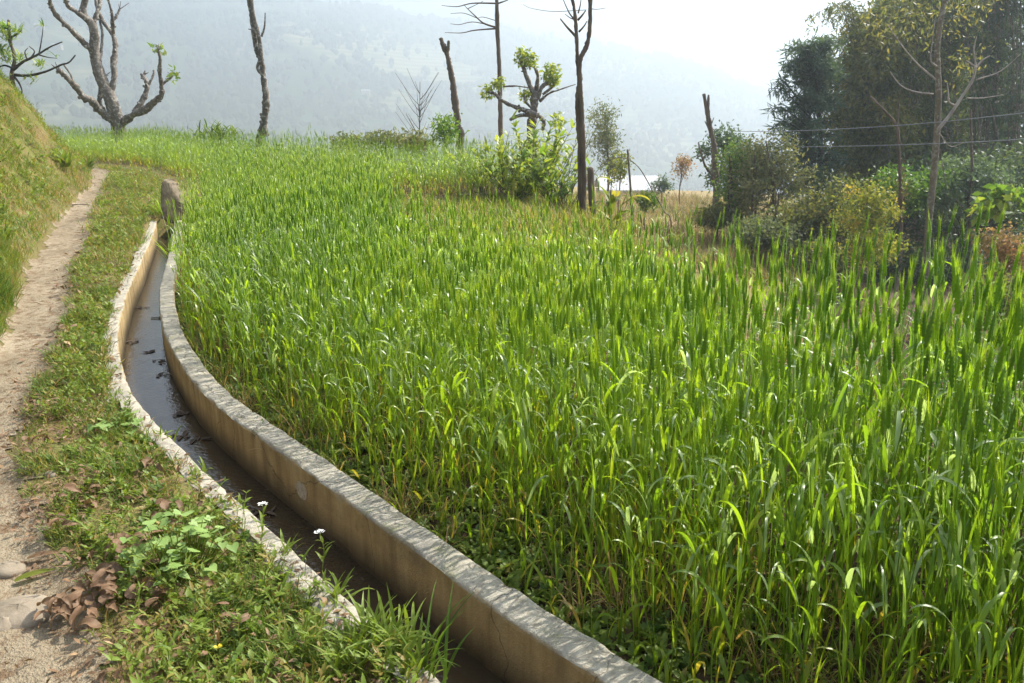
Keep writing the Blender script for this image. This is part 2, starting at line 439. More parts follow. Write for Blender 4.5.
# ------------------------------------------------------------------ the lie of the land
CEN = np.array([(-8, 9.1), (-3, 4.6), (-1, 2.78), (0, 1.87), (1, .95), (2.1, -.05), (2.56, -.44), (3.16, -.94), (3.73, -1.42), (4.23, -1.83), (4.76, -2.2), (5.28, -2.5), (5.88, -2.83),
                (6.77, -3.23), (7.81, -3.66), (9.4, -4.24), (12.44, -5.39), (14.2, -6.1), (18, -7.8), (40, -16)], float)
_cy = np.linspace(-8, 40, 2401)
_cx = np.interp(_cy, CEN[:, 0], CEN[:, 1])
_k = np.exp(-.5 * (np.arange(-25, 26) / 11.) ** 2); _k /= _k.sum()
_cx = np.convolve(np.pad(_cx, 25, mode='reflect', reflect_type='odd'), _k, 'valid')
def canal_x(y): return np.interp(y, _cy, _cx)
def canal_cos(y):
    s = (canal_x(np.asarray(y) + .05) - canal_x(np.asarray(y) - .05)) / .1
    return 1 / np.sqrt(1 + s * s)
def canal_hw(y): return np.interp(y, [0, 4.8, 7.5, 14], [.18, .18, .14, .13])
WT = .135          # wall thickness
Y0, Y1 = -6.0, 13.3

EDGE = [(7.5, -30), (7, -3), (5.2, 1), (4.3, 2.2), (3.3, 3.5), (2.45, 4.7), (1.8, 6), (1.45, 8), (1.4, 12), (1.5, 14.6), (.7, 17), (-.3, 20), (-3, 22.5), (-6, 23.5), (-8.5, 26), (-11, 30), (-16, 32), (-30, 36), (-900, 400)]
TOE = [(-.6, -30), (-1.2, -3), (-1.75, 0), (-2.4, 2.4), (-3.2, 4.3), (-3.79, 5.7), (-4.53, 7.1), (-5.63, 9.2), (-6.9, 12), (-7.75, 14), (-9.3, 18), (-10.9, 21), (-13.5, 23.5), (-20, 27), (-60, 48), (-900, 500)]
EDGE = [(x, y) for x, y in EDGE]
PR = np.array([(-30, -.2), (0, -.75), (1.2, -1.0), (2, -1.25), (2.47, -1.5), (2.9, -1.9), (3.73, -2.5), (4.57, -2.92), (5.83, -3.45), (7.1, -4.05), (9.2, -5.15), (11.7, -6.2), (13.6, -7.15), (18, -9.0), (21.5, -10.6), (24.5, -13.2), (28, -20)])
def path_r(y): return np.interp(y, PR[:, 0], PR[:, 1])

def land(x, y):
    x = np.asarray(x, float); y = np.asarray(y, float)
    e = poly_sd(EDGE, x, y); n = -poly_sd(TOE, x, y)
    base = .35 * sstep(10, 22, y)
    cx = canal_x(np.clip(y, -8, 40))
    right = sstep(-.05, .05, x - cx)
    gz = fbm(x * 3, y * 3, 1, 4) - .5
    z = base + right * (-.13 + .05 * gz) + (1 - right) * (-.015 + .05 * gz * sstep(.1, .5, cx - x))
    # trodden path a little hollow
    pr = path_r(y)
    inpath = sstep(-.12, .12, pr - x) * sstep(.15, -.1, n)
    z = z - .035 * inpath + .02 * inpath * (fbm(x * 7, y * 7, 5, 3) - .5)
    # bank
    nn = np.maximum(n, 0) + 0
    bz = np.where(nn < 1.7, 1.35 * nn, np.where(nn < 4.5, 1.35 * 1.7 + .8 * (nn - 1.7), 1.35 * 1.7 + .8 * 2.8 + .18 * (nn - 4.5)))
    lump = (fbm(x * .9, y * .9, 9, 5) - .5)
    lump2 = fbm(x * 2.6, y * 2.6, 13, 4) - .5
    z = z + bz * (1 + .25 * lump) + (.40 * lump + .22 * lump2) * sstep(.1, 1.0, nn)
    # terrace edge dropping to the lower land
    ee = e + .5 * (fbm(x * .8, y * .8, 3, 3) - .5)
    drop = 1.9 * sstep(-.1, 2.0, ee) + .062 * np.maximum(ee - 1.6, 0) + .11 * np.maximum(ee - 62, 0)
    z = np.maximum(z - drop, -64) + .25 * lump * sstep(1, 4, ee)
    # loose mound on the grassy corner
    z = z + .28 * np.exp(-(((x - .2) / .9) ** 2 + ((y - 11.5) / 2.6) ** 2))
    return z

def ground_sheet():
    def geo(a, b, d0, g):
        out = [a]; d = d0
        while abs(out[-1]) < abs(b): out.append(out[-1] + math.copysign(d, b - a)); d *= g
        return out
    ys = geo(-4, -950, .6, 1.35)[::-1][:-1] + list(np.arange(-4, 1.4, .3)) + list(np.arange(1.4, 8.4, .055)) + list(np.arange(8.4, 30, .13)) + geo(30, 950, .2, 1.09)
    ys = np.array(ys)
    L = list(np.arange(0, 6.5, .05)) + geo(6.5, 950, .07, 1.10)
    Rr = list(np.arange(0, 5.5, .07)) + geo(5.5, 950, .09, 1.10)
    yc = np.clip(ys, -8, 40)
    cx = canal_x(yc); e = (canal_hw(yc) + .10) / canal_cos(yc)
    cols = [cx - e - u for u in L[::-1]] + [cx - e + .012, cx + e - .012] + [cx + e + u for u in Rr]
    X = np.stack(cols, 1); Y = np.repeat(ys[:, None], X.shape[1], 1)
    Z = land(X, Y)
    nl = len(L)
    inc = ((ys > Y0) & (ys < Y1))[:, None]
    Z[:, nl:nl + 2] = np.where(inc, -.6, Z[:, nl:nl + 2])
    zc = Z.copy()
    n = -poly_sd(TOE, X, Y); ed = poly_sd(EDGE, X, Y)
    fl = field_left(ys)[:, None]
    fz = fl + np.where(ys > 13, .9, 0)[:, None]
    zone = np.where(X > fz, 0., 1.) + 0 * X
    zone = zone + np.where(X <= fl, sstep(-.2, .4, n), 0)
    grassy = patch_mask(X, Y)
    zone = np.where(X > fl, np.where(grassy > 0, 2 * grassy, zone), zone)
    zone = np.where(ed > -.2, np.maximum(zone, 3 * sstep(-.2, .8, ed)), zone)
    zone = zone * np.where((ed > 2) & (X > 0), 1 - sstep(.30, .42, X / np.maximum(Y, .1)) * sstep(2, 5, ed), 1)
    V = np.stack([X, Y, zc], -1).reshape(-1, 3)
    nr, nc = X.shape
    i, j = np.meshgrid(np.arange(nr - 1), np.arange(nc - 1), indexing='ij')
    a = (i * nc + j); Q = np.stack([a, a + 1, a + 1 + nc, a + nc], -1)
    g = mesh_obj("ground", V, Q.reshape(-1, 4), M['ground'], zone.reshape(-1)); tag(g, kind='structure')
    # path: same faces lifted a few millimetres
    cxm = X[:-1, :-1]; cym = Y[:-1, :-1]
    nz_ = (fbm(cxm * 4, cym * 4, 21, 3) - .5) * .35
    nm = n[:-1, :-1]
    pm = (path_r(cym) - cxm + nz_ * .6 > 0) & (nm < .02 + nz_ * .5) & (cym > -5) & (cym < 26) & (cxm < np.minimum(cx, field_left(ys))[:-1, None] - .3)
    q = Q[pm].reshape(-1, 4)
    u, inv = np.unique(q.reshape(-1), return_inverse=True)
    pv = V[u] + np.array([0, 0, .006])
    p = mesh_obj("path", pv, inv.reshape(-1, 4), M['path']); tag(p, kind='structure')

WL = np.array([(13.2, -5.45), (14.5, -5.95), (19, -7.85), (20.5, -9.3), (23.5, -11.7), (26, -15), (30, -20), (40, -34)])
def field_left(y):
    """left border of the sown ground: channel, then the path's verge"""
    y = np.asarray(y, float)
    return np.where(y < 13.2, canal_x(np.clip(y, -8, 40)), np.interp(y, WL[:, 0], WL[:, 1]))

def patch_mask(x, y):
    """grassy corner without wheat (0..1)"""
    a = sstep(7.4, 8.2, y + .6 * (fbm(np.asarray(x) * .8, np.asarray(y) * .8, 4, 3) - .5)) * sstep(16.6, 15.6, y)
    left = np.interp(y, [7, 8, 10, 13, 16], [-.3, -.9, -1.7, -2.3, -2.3])
    return a * sstep(-.15, .25, np.asarray(x) - left)

ground_sheet()

# hills across the valley
def hills():
    az = np.radians(np.linspace(-62, 62, 620)); r = np.concatenate([np.linspace(430, 900, 90), np.linspace(906, 1500, 130), np.linspace(1520, 2700, 60)])
    A, Rr = np.meshgrid(az, r, indexing='ij')
    X = Rr * np.sin(A); Y = Rr * np.cos(A)
    px = 512 + FPX * np.tan(np.clip(A, -1.2, 1.2)) / math.cos(PITCH) * .97
    top1 = np.interp(px, [-900, -100, 130, 280, 400, 480, 560, 640, 690, 720, 770, 850, 1000, 1500], [.17, .165, .150, .137, .124, .108, .092, .076, .062, .046, .022, .012, .03, .06])
    top2 = np.interp(px, [-900, 300, 500, 620, 700, 800, 1000, 1500], [.16, .16, .155, .14, .118, .092, .09, .09])
    R1 = 1330.
    crest = top1 * R1
    t = np.clip((Rr - 520) / (R1 - 520), 0, 1)
    big = fbm(X / 260, Y / 260, 31, 5) - .5
    z1 = -70 + (crest + 70) * (t ** 1.15) + big * 90 * np.sin(np.pi * np.clip(t, 0, 1)) ** .8
    back = np.maximum(Rr - R1, 0)
    z1 = z1 - back * .25
    t2 = np.clip((Rr - 1450) / 600, 0, 1)
    z2 = -120 + (top2 * 2050 + 120) * t2 ** 1.0 + big * 60 * np.sin(np.pi * t2)
    z2 = z2 - np.maximum(Rr - 2050, 0) * .3
    Z = np.maximum(z1, z2)
    Z += (fbm(X / 30, Y / 30, 33, 4) - .5) * 14 * np.clip((Rr - 430) / 150, 0, 1)
    nr, nc = X.shape
    i, j = np.meshgrid(np.arange(nr - 1), np.arange(nc - 1), indexing='ij')
    a = i * nc + j; Q = np.stack([a, a + nc, a + nc + 1, a + 1], -1).reshape(-1, 4)
    V = np.stack([X, Y, Z], -1).reshape(-1, 3)
    tag(mesh_obj("hills", V, Q, M['hills']), kind='structure')
    # woodland on the slopes
    k = 42000
    ii = rng.integers(30, nr - 30, k); jj = rng.integers(6, 245, k)
    P = np.stack([X[ii, jj], Y[ii, jj], Z[ii, jj]], -1)
    keep = fbm(P[:, 0] / 70, P[:, 1] / 70, 35, 3) + .35 * (rng.random(k) - .5) > .45
    P = P[keep]; k = len(P)
    # lumpy crowns as low blobs with a tapered foot
    temps = []
    for q in range(6):
        th = np.linspace(0, 2 * np.pi, 6, endpoint=False); ph = np.array([-.2, .15, .5, .8, 1.0])
        prof = np.array([.12, .6, .95, .6, .04]) if q < 5 else np.array([.1, .5, .4, .22, .02])
        ring = []
        for z_, p_ in zip(ph, prof):
            rr = p_ * rng.uniform(.5, 1.35, 6); ring.append(np.stack([np.cos(th) * rr * .55, np.sin(th) * rr * .55, np.full(6, z_) + rng.normal(size=6) * .06], -1))
        Vt = np.vstack(ring); mI, mJ = np.meshgrid(np.arange(4), np.arange(6), indexing='ij')
        a_ = mI * 6 + mJ; b_ = mI * 6 + (mJ + 1) % 6
        temps.append((Vt, np.stack([a_, b_, b_ + 6, a_ + 6], -1).reshape(-1, 4), rng.normal(size=len(Vt)) * .12))
    mb = MB(); replicate(mb, temps, P, rng.uniform(0, 6.28, k), rng.uniform(4, 9.5, k), np.clip(rng.normal(.45, .28, k), 0, 1))
    tag(mb.build("hillside_woodland", M['woods'], smooth=False), "hazy woodland covering the far side of the valley", "woodland", kind='stuff')
    # a few pale farmhouses far off
    for px, py, r_ in ((62, 31, 1180), (76, 48, 1050), (330, 22, 1290), (368, 95, 760), (600, 108, 820)):
        a_ = math.atan((px - 512) / FPX * .98); i_ = int(np.argmin(abs(az - a_)))
        d = pdir(px, py); tan = d[2] / math.hypot(d[0], d[1])
        j_ = int(np.argmin(abs((Z[i_, :220] - EYE) / r[:220] - tan)))
        b = np.array([X[i_, j_], Y[i_, j_], Z[i_, j_] + 2])
        house(b, 9, 5, 2.4, "tiny pale farmhouse far away on the hazy hillside", "farmhouses on the far hillside")

def box_arrays(c, s):
    x, y, z = s; V = np.array([(i, j, k) for i in (-1, 1) for j in (-1, 1) for k in (-1, 1)]) * np.array(s) / 2 + np.array(c)
    Q = [(0, 1, 3, 2), (4, 6, 7, 5), (0, 4, 5, 1), (2, 3, 7, 6), (0, 2, 6, 4), (1, 5, 7, 3)]
    return V, Q

def house(b, L, W_, H, label, group=None):
    t = thing("farmhouse", label, "house", b, group)
    m = MB(); m.add(*box_arrays((b[0], b[1], b[2] + H / 2 - 1), (L * .94, W_ * .9, H + 2))); m.build("wall", M['mud'], t, smooth=False)
    h = .24 * W_; x0, x1 = b[0] - L / 2, b[0] + L / 2; y0, y1 = b[1] - W_ / 2 - .3, b[1] + W_ / 2 + .3; z0 = b[2] + H; th = .12
    V = []
    for dz in (0, th):
        V += [(x0, y0, z0 + dz), (x1, y0, z0 + dz), (x1, b[1], z0 + h + dz), (x0, b[1], z0 + h + dz), (x1, y1, z0 + dz), (x0, y1, z0 + dz)]
    Q = [(0, 3, 2, 1), (3, 5, 4, 2), (6, 7, 8, 9), (9, 8, 10, 11), (0, 1, 7, 6), (4, 5, 11, 10), (0, 6, 9, 3), (3, 9, 11, 5), (1, 2, 8, 7), (2, 4, 10, 8)]
    m = MB(); m.add(V, Q); m.build("roof", M['tin'], t, smooth=False)
    return t
hills()

# haze: one box round everything, sky outside it
def haze():
    x0, x1, y0, y1, z0, z1 = -3200, 3200, -1000, 3200, -140, 330
    V, Q = box_arrays(((x0 + x1) / 2, (y0 + y1) / 2, (z0 + z1) / 2), (x1 - x0, y1 - y0, z1 - z0))
    m = bpy.data.materials.new("haze"); m.use_nodes = True; t = m.node_tree; t.nodes.clear()
    o = t.nodes.new("ShaderNodeOutputMaterial"); v = t.nodes.new("ShaderNodeVolumePrincipled")
    v.inputs['Color'].default_value = (.615, .705, .79, 1); v.inputs['Density'].default_value = HAZE; v.inputs['Anisotropy'].default_value = .60
    t.links.new(v.outputs[0], o.inputs['Volume'])
    tag(mesh_obj("haze", np.array(V), Q, m, smooth=False), "pale haze filling the valley", "haze", kind='stuff')
haze()

# ------------------------------------------------------------------ irrigation channel
def sweep_wall(name, side, label, ragged):
    """side +1 field side wall, -1 path side wall"""
    ys = np.concatenate([np.arange(Y0, 1.2, .2), np.arange(1.2, 13.25, .03)])
    cx = canal_x(ys); sl = np.gradient(cx, ys); nrm = np.stack([np.ones_like(ys), -sl], -1); nrm /= np.linalg.norm(nrm, axis=1)[:, None]
    hw = canal_hw(ys)
    zt = .004 * np.sin(ys * 2.1) + .018 * (vnoise(ys * 2.3, 0 * ys, 4 + side) - .5) + (.012 * (vnoise(ys * 11, 0 * ys, 8) - .5) if ragged else .004 * (vnoise(ys * 14, 0 * ys, 8) - .5))
    b = .012
    prof = [(0, -.6, 0), (0, -.3, 1), (0, -.2, 1), (0, -.1, 1), (0, -.03, 1), (0, -b, 2), (b * .6, -b * .25, 2), (b * 1.4, 0, 2), (.3, 0, 3), (.5, .002, 3), (.7, 0, 3), (-b * 1.4, 0, 4), (-b * .6, -b * .25, 4), (0, -b, 5), (0, -.06, 5), (0, -.12, 5), (0, -.35, 5)]
    jt = np.min(np.abs(ys[:, None] - (np.arange(-5, 13.5, 1.75) + .35 * side)[None, :]), 1) < .016
    zt = zt - .007 * jt
    rows = []
    for k, (o_, z_, kind) in enumerate(prof):
        if kind <= 2: off = o_ + 0 * ys
        elif kind == 3: off = o_ * WT + 0 * ys
        else: off = WT + o_ + 0 * ys
        j = .006 * (vnoise(ys * 9, 0 * ys + k * 1.7, 12 + side) - .5)
        if ragged and kind >= 4: j = j + .10 * (vnoise(ys * 7, 0 * ys, 17) - .75) + .03 * (vnoise(ys * 22, 0 * ys, 19) - .5)
        if ragged and kind == 3: j = j + .02 * (vnoise(ys * 12, 0 * ys + k, 23) - .5)
        off = off + j + jt * (.006 if kind <= 2 else (-.006 if kind >= 4 else 0))
        if kind in (2, 4): off = off + (1 if kind == 2 else -1) * .022 * np.maximum(vnoise(ys * 17, 0 * ys + side, 37) - .62, 0)
        z = z_ + zt * (1 if z_ > -.25 else 0) + (.008 * (vnoise(ys * 15, 0 * ys + k * 3, 29) - .5) if 2 <= kind <= 4 else 0)
        if ragged and kind in (4, 5): z = z - .02 * vnoise(ys * 9, 0 * ys + 5, 31)
        P = np.stack([cx, ys], -1) + side * nrm * (hw + off)[:, None]
        rows.append(np.column_stack([P, z]))
    V = np.stack(rows, 1); nr, nc = V.shape[:2]
    i, jj = np.meshgrid(np.arange(nr - 1), np.arange(nc - 1), indexing='ij')
    a = i * nc + jj; Q = np.stack([a, a + 1, a + 1 + nc, a + nc], -1).reshape(-1, 4)
    if side < 0: Q = Q[:, ::-1]
    caps = []
    for k in range(nc // 2 - 0):
        k2 = nc - 1 - k
        if k + 1 < k2 - 0:
            for o_ in (0, (nr - 1) * nc): caps.append((o_ + k, o_ + k + 1, o_ + k2 - 1, o_ + k2))
    Q = np.vstack([Q, np.array(caps)])
    o = mesh_obj(name, V.reshape(-1, 3), Q, M['concrete'], None, None, (float(canal_x(4.)), 4., 0.))
    tag(o, label, "wall"); return o
wall_r = sweep_wall("canal_wall", 1, "curving weathered concrete wall of the irrigation channel beside the wheat", False)
wall_l = sweep_wall("canal_wall", -1, "low crumbling channel wall along the weedy verge of the dirt path", True)
for o in (wall_r, wall_l):
    o.modifiers.new("e", 'EDGE_SPLIT').split_angle = R(50)

def strip(name, z, mat, margin, kind):
    ys = np.arange(Y0, Y1, .05); cx = canal_x(ys); sl = np.gradient(cx, ys); nrm = np.stack([np.ones_like(ys), -sl], -1); nrm /= np.linalg.norm(nrm, axis=1)[:, None]
    P = np.stack([cx, ys], -1); hw = canal_hw(ys) + margin
    V = []
    for f in (-1, -.5, 0, .5, 1): V.append(np.column_stack([P + nrm * (hw * f)[:, None], np.full(len(ys), z)]))
    V = np.stack(V, 1); nr, nc = V.shape[:2]; i, j = np.meshgrid(np.arange(nr - 1), np.arange(nc - 1), indexing='ij'); a = i * nc + j
    tag(mesh_obj(name, V.reshape(-1, 3), np.stack([a, a + 1, a + 1 + nc, a + nc], -1).reshape(-1, 4), mat), kind=kind)
strip("channel_bed", -.36, M['concrete'], .05, 'structure')
strip("water", -.275, M['water'], .03, 'structure')

# whitish patch scraped on the inner face of the field side wall
def wall_patch():
    yv = 3.52; m = MB(); n = 14
    ys = np.linspace(yv - .045, yv + .045, n); V = []
    for k, z in enumerate(np.linspace(-.165, -.075, 10)):
        f = np.sqrt(max(0, 1 - ((z + .12) / .047) ** 2))
        yy = yv + (ys - yv) * (f * (.85 + .3 * vnoise(np.arange(n) * 1.3, np.full(n, k * .7), 3)))
        cx = canal_x(yy); c = canal_cos(yy)
        V.append(np.column_stack([cx + (canal_hw(yy) - .004) / c, yy, np.full(n, z)]))
    V = np.stack(V, 0); i, j = np.meshgrid(np.arange(9), np.arange(n - 1), indexing='ij'); a = i * n + j
    mt = plain("lime_patch", (.30, .24, .17), .9, 45, (.52, .48, .42), bs=.4)
    v = V.reshape(-1, 3); o = mesh_obj("lime_patch", v, np.stack([a, a + 1, a + 1 + n, a + n], -1).reshape(-1, 4), mt, None, wall_r)
wall_patch()

# leaning slab at the head of the channel
def slab():
    D = 13.0
    out = [(160, 219), (160, 198), (160.5, 186), (162, 181), (165, 179), (168, 182), (172, 188), (176, 194.5), (180, 200), (184, 205), (186, 212), (186, 222), (172, 224)]
    P = np.array([at(x, y, D + (x - 160) * .012) for x, y in out])
    P = catmull(np.vstack([P, P[:1]]), 4)[:-1]; c = P.mean(0); n = len(P)
    j3 = np.stack([vnoise(np.arange(n) * .9, np.full(n, k), 7) - .5 for k in (1., 5., 9.)], -1) * .012
    dep = np.array([.04, .22, 0.]); layers = []
    for f, sc_ in ((-.03, .6), (-.02, .88), (.03, .97), (.2, 1.0), (.7, 1.0), (.92, .94), (1.0, .8)):
        layers.append(c + (P + j3 * (1 + f) - c) * sc_ + dep * f)
    V = np.vstack(layers); Q = []
    for l in range(len(layers) - 1):
        for i in range(n):
            k = (i + 1) % n; Q.append((l * n + i, l * n + k, (l + 1) * n + k, (l + 1) * n + i))
    mid = len(V); V = np.vstack([V, [layers[0].mean(0)], [layers[-1].mean(0)]]); o_ = (len(layers) - 1) * n
    for i in range(n):
        k = (i + 1) % n; Q += [(mid, k, i, i), (mid + 1, o_ + i, o_ + k, o_ + k)]
    o = mesh_obj("stone_slab", V, np.array(Q), plain("slab_stone", (.09, .065, .04), .95, 7, (.26, .21, .145), bs=.8), None, None, (float(c[0]), float(c[1]), 0.), True)
    tag(o, "brown leaning rounded stone slab at the far end of the irrigation channel", "stone slab")
slab()

# ------------------------------------------------------------------ trees
def tree(name, label, cat, base, group=None): return thing(name, label, cat, base, group)

def pollard_left():
    D = 29.; S = 200 / 1024
    def tr(pts, dd=0, k=None): 
        out = []
        for i, (x, y) in enumerate(pts):
            out.append(at(x * S, y * S, D + dd * i / max(1, len(pts) - 1)))
        return out
    base = at(118, 138, D); base[2] = float(land(base[0], base[1]))
    t = tree("pollarded_tree", "thick bare pollarded tree with knobbly limbs standing behind the wheat at left", "tree", base)
    m = MB(); limb(m, [base - [0, 0, .3], base + [0, 0, .3]] + tr([(605, 640), (578, 545), (550, 470), (520, 405), (495, 330), (482, 250), (485, 180), (468, 118), (435, 85), (425, 45), (440, -10)]), .29, .09, 12, 8, .10)
    m.build("trunk", M['bark_pale'], t)
    for pts, r0, r1, dd in (
        ([(465, 118), (400, 66), (350, 32), (333, -6)], .10, .07, -.8),
        ([(478, 115), (500, 62), (512, 20), (515, -10)], .09, .06, .6),
        ([(472, 262), (438, 226), (400, 190), (345, 134), (292, 82), (262, 30), (252, -8)], .12, .065, -1.2),
        ([(560, 485), (585, 400), (581, 320), (590, 260), (585, 195), (560, 152), (522, 100), (498, 40), (490, -8)], .13, .06, 1.0),
        ([(580, 170), (576, 118), (572, 62), (552, -4)], .075, .045, -.5),
        ([(575, 112), (596, 84), (612, 48)], .06, .04, .3),
        ([(512, 315), (520, 240), (523, 170), (512, 110)], .065, .04, .8),
        ([(600, 632), (545, 595), (497, 548), (470, 516), (430, 500), (395, 455), (365, 420), (330, 385), (298, 358)], .16, .09, -1.5),
        ([(545, 592), (512, 530), (514, 462), (522, 400)], .10, .07, .2),
        ([(612, 645), (680, 588), (740, 565), (790, 520), (826, 488), (826, 430), (818, 370), (820, 300), (810, 262)], .17, .05, -1.0),
        ([(822, 442), (850, 415), (884, 390)], .055, .04, .2),
        ([(688, 575), (732, 512), (754, 442), (744, 405), (730, 388)], .11, .08, .6),
        ([(762, 432), (784, 388), (788, 358)], .05, .035, .2),
        ([(376, 432), (362, 384), (326, 330)], .04, .03, .2),
        ([(326, 330), (358, 312), (386, 286)], .015, .006, .1)):
        m = MB(); P = limb(m, tr(pts, dd), r0 * .86, r1 * .86, 9, 7, .26); knots(m, P, r0 * .86, r1 * .86, 5 if r0 > .04 else 0)
        if .035 < r1 < .1:
            for q in range(4): e_ = P[-1] + np.array([rng.normal() * .12, rng.normal() * .08, rng.uniform(.08, .26)]); limb(m, [P[-1], P[-1] * .5 + e_ * .5, e_], r1 * .4, .008, 5, 3, .1)
        m.build("limb", M['bark_pale'], t)
    for x, y in ((808, 256), (886, 386)):
        m = MB(); c = tr([(x, y)])[0]
        k = 26 if x > 790 else 6
        leaf_cloud(m, c + rng.normal(size=(k, 3)) * .09, .2, .1, .0, .5); m.build("leaf_tuft", M['shrub'], t)
pollard_left()

def pole_tree():
    D = 23.5; S = .2195
    f = lambda L, dd=0: [at(200 + x * S, y * S, D + dd) for x, y in L]
    base = f([(272, 660)])[0]; base[2] = float(land(base[0], base[1]))
    t = tree("bare_tree", "bare crooked pole-like tree trunk rising alone from the far wheat edge", "tree", base)
    m = MB(); limb(m, [base - [0, 0, .2]] + f([(266, 655), (284, 605), (295, 540), (301, 460), (294, 400), (288, 340), (279, 270), (262, 240), (250, 180), (236, 80), (222, -10)]), .11, .055, 9, 8, .3); knots(m, catmull(f([(266, 655), (284, 605), (295, 540), (301, 460), (294, 400), (288, 340), (279, 270), (262, 240)]), 8), .11, .07, 12); m.build("trunk", M['bark_pale'], t)
    for L, a, b in (([(282, 300), (273, 200), (262, 140), (242, 60), (236, -8)], .06, .04), ([(286, 345), (262, 312), (270, 272)], .045, .035), ([(280, 166), (294, 122), (297, 58)], .035, .015), ([(244, 136), (220, 132)], .02, .012)):
        m = MB(); limb(m, f(L, -.06), a, b, 7, 6, .15); m.build("limb", M['bark_pale'], t)
pole_tree()

def stump_pole():
    D = 22.; S = .2195
    f = lambda L, dd=0: [at(400 + x * S, y * S, D + dd) for x, y in L]
    base = f([(276, 640)])[0]; base[2] = float(land(base[0], base[1]))
    t = tree("dead_tree", "topped dead trunk with a forked splintered top leaning left", "tree", base)
    m = MB(); limb(m, [base - [0, 0, .2]] + f([(274, 630), (265, 580), (258, 520), (248, 440), (239, 370), (228, 310), (214, 248), (200, 215), (186, 174)]), .115, .055, 9, 8, .3); m.build("trunk", M['bark_brown'], t)
    m = MB(); limb(m, f([(214, 250), (220, 215), (222, 186)], -.03), .05, .035, 7, 5, .2); m.build("limb", M['bark_brown'], t)
stump_pole()

def thin_tree():
    D = 24.; S = .2195
    f = lambda L, dd=0: [at(400 + x * S, y * S, D + dd) for x, y in L]
    base = f([(458, 640)])[0]; base[2] = float(land(base[0], base[1]))
    t = tree("bare_tree", "tall straight bare tree with thin twigs spreading left near its top", "tree", base)
    m = MB(); limb(m, [base - [0, 0, .2]] + f([(458, 620), (456, 450), (452, 300), (445, 150), (441, 0), (438, -80)]), .085, .045, 9, 8, .15); m.build("trunk", M['bark_brown'], t)
    for L, a in (([(440, 126), (380, 105), (340, 70), (308, 40), (290, 20)], .03), ([(440, 130), (340, 138), (280, 150), (205, 148)], .025), ([(436, 15), (330, 15), (260, 30), (190, 25)], .025),
                 ([(308, 40), (350, 20), (380, 5)], .012), ([(446, 16), (490, 0), (520, -20)], .025), ([(400, 112), (330, 100), (270, 112), (230, 108)], .015), ([(350, 82), (290, 60), (230, 62)], .012), ([(440, 95), (380, 78), (350, 84)], .012)):
        m = MB(); limb(m, f(L, rng.uniform(-.5, .5)), a, .006, 6, 6, .0); m.build("branch", M['twig'], t)
thin_tree()

def pollard_leafy():
    D = 22.5; S = .2195
    f = lambda L, dd=0: [at(400 + x * S, y * S, D + dd) for x, y in L]
    base = f([(598, 650)])[0]; base[2] = float(land(base[0], base[1])) - .1
    t = tree("pollarded_tree", "small twisted pollard with tufts of fresh green leaves at its knobs", "tree", base)
    m = MB(); limb(m, [base - [0, 0, .2]] + f([(596, 620), (604, 545), (612, 470), (614, 420)]), .13, .10, 10, 6, .14); m.build("trunk", M['bark_pale'], t)
    for L, a, b in (([(608, 430), (580, 360), (560, 300), (545, 268)], .07, .04), ([(620, 420), (627, 345), (614, 305)], .06, .04), ([(625, 450), (650, 392), (682, 372), (690, 345)], .065, .04),
                    ([(635, 462), (680, 425), (722, 410), (800, 384)], .045, .01), ([(632, 528), (560, 500), (500, 478), (458, 452), (432, 428), (405, 418)], .07, .03), ([(606, 522), (540, 528), (500, 546)], .05, .035),
                    ([(625, 520), (655, 555), (650, 592)], .06, .045), ([(600, 495), (572, 462), (566, 436)], .035, .02), ([(470, 394), (530, 392), (588, 400)], .025, .015), ([(650, 430), (690, 400), (714, 372)], .04, .025), ([(458, 450), (450, 400), (448, 370)], .04, .02)):
        m = MB(); P = limb(m, f(L, rng.uniform(-.3, .3)), a, b, 8, 7, .24); knots(m, P, a, b, 4); m.build("limb", M['bark_pale'], t)
    for x, y, r, k in ((560, 262, 40, 200), (598, 275, 32, 130), (690, 335, 46, 280), (400, 415, 32, 120), (450, 375, 28, 120), (568, 432, 28, 100), (722, 545, 32, 90), (700, 370, 32, 90)):
        m = MB(); c = f([(x, y)])[0]; q = rng.normal(size=(k, 3)); q *= (rng.random(k) ** .4 / np.linalg.norm(q, axis=1))[:, None] * r * S * D / FPX
        leaf_cloud(m, c + q, .12, .06, .3, .85); m.build("leaf_tuft", M['shrub'], t)
pollard_leafy()

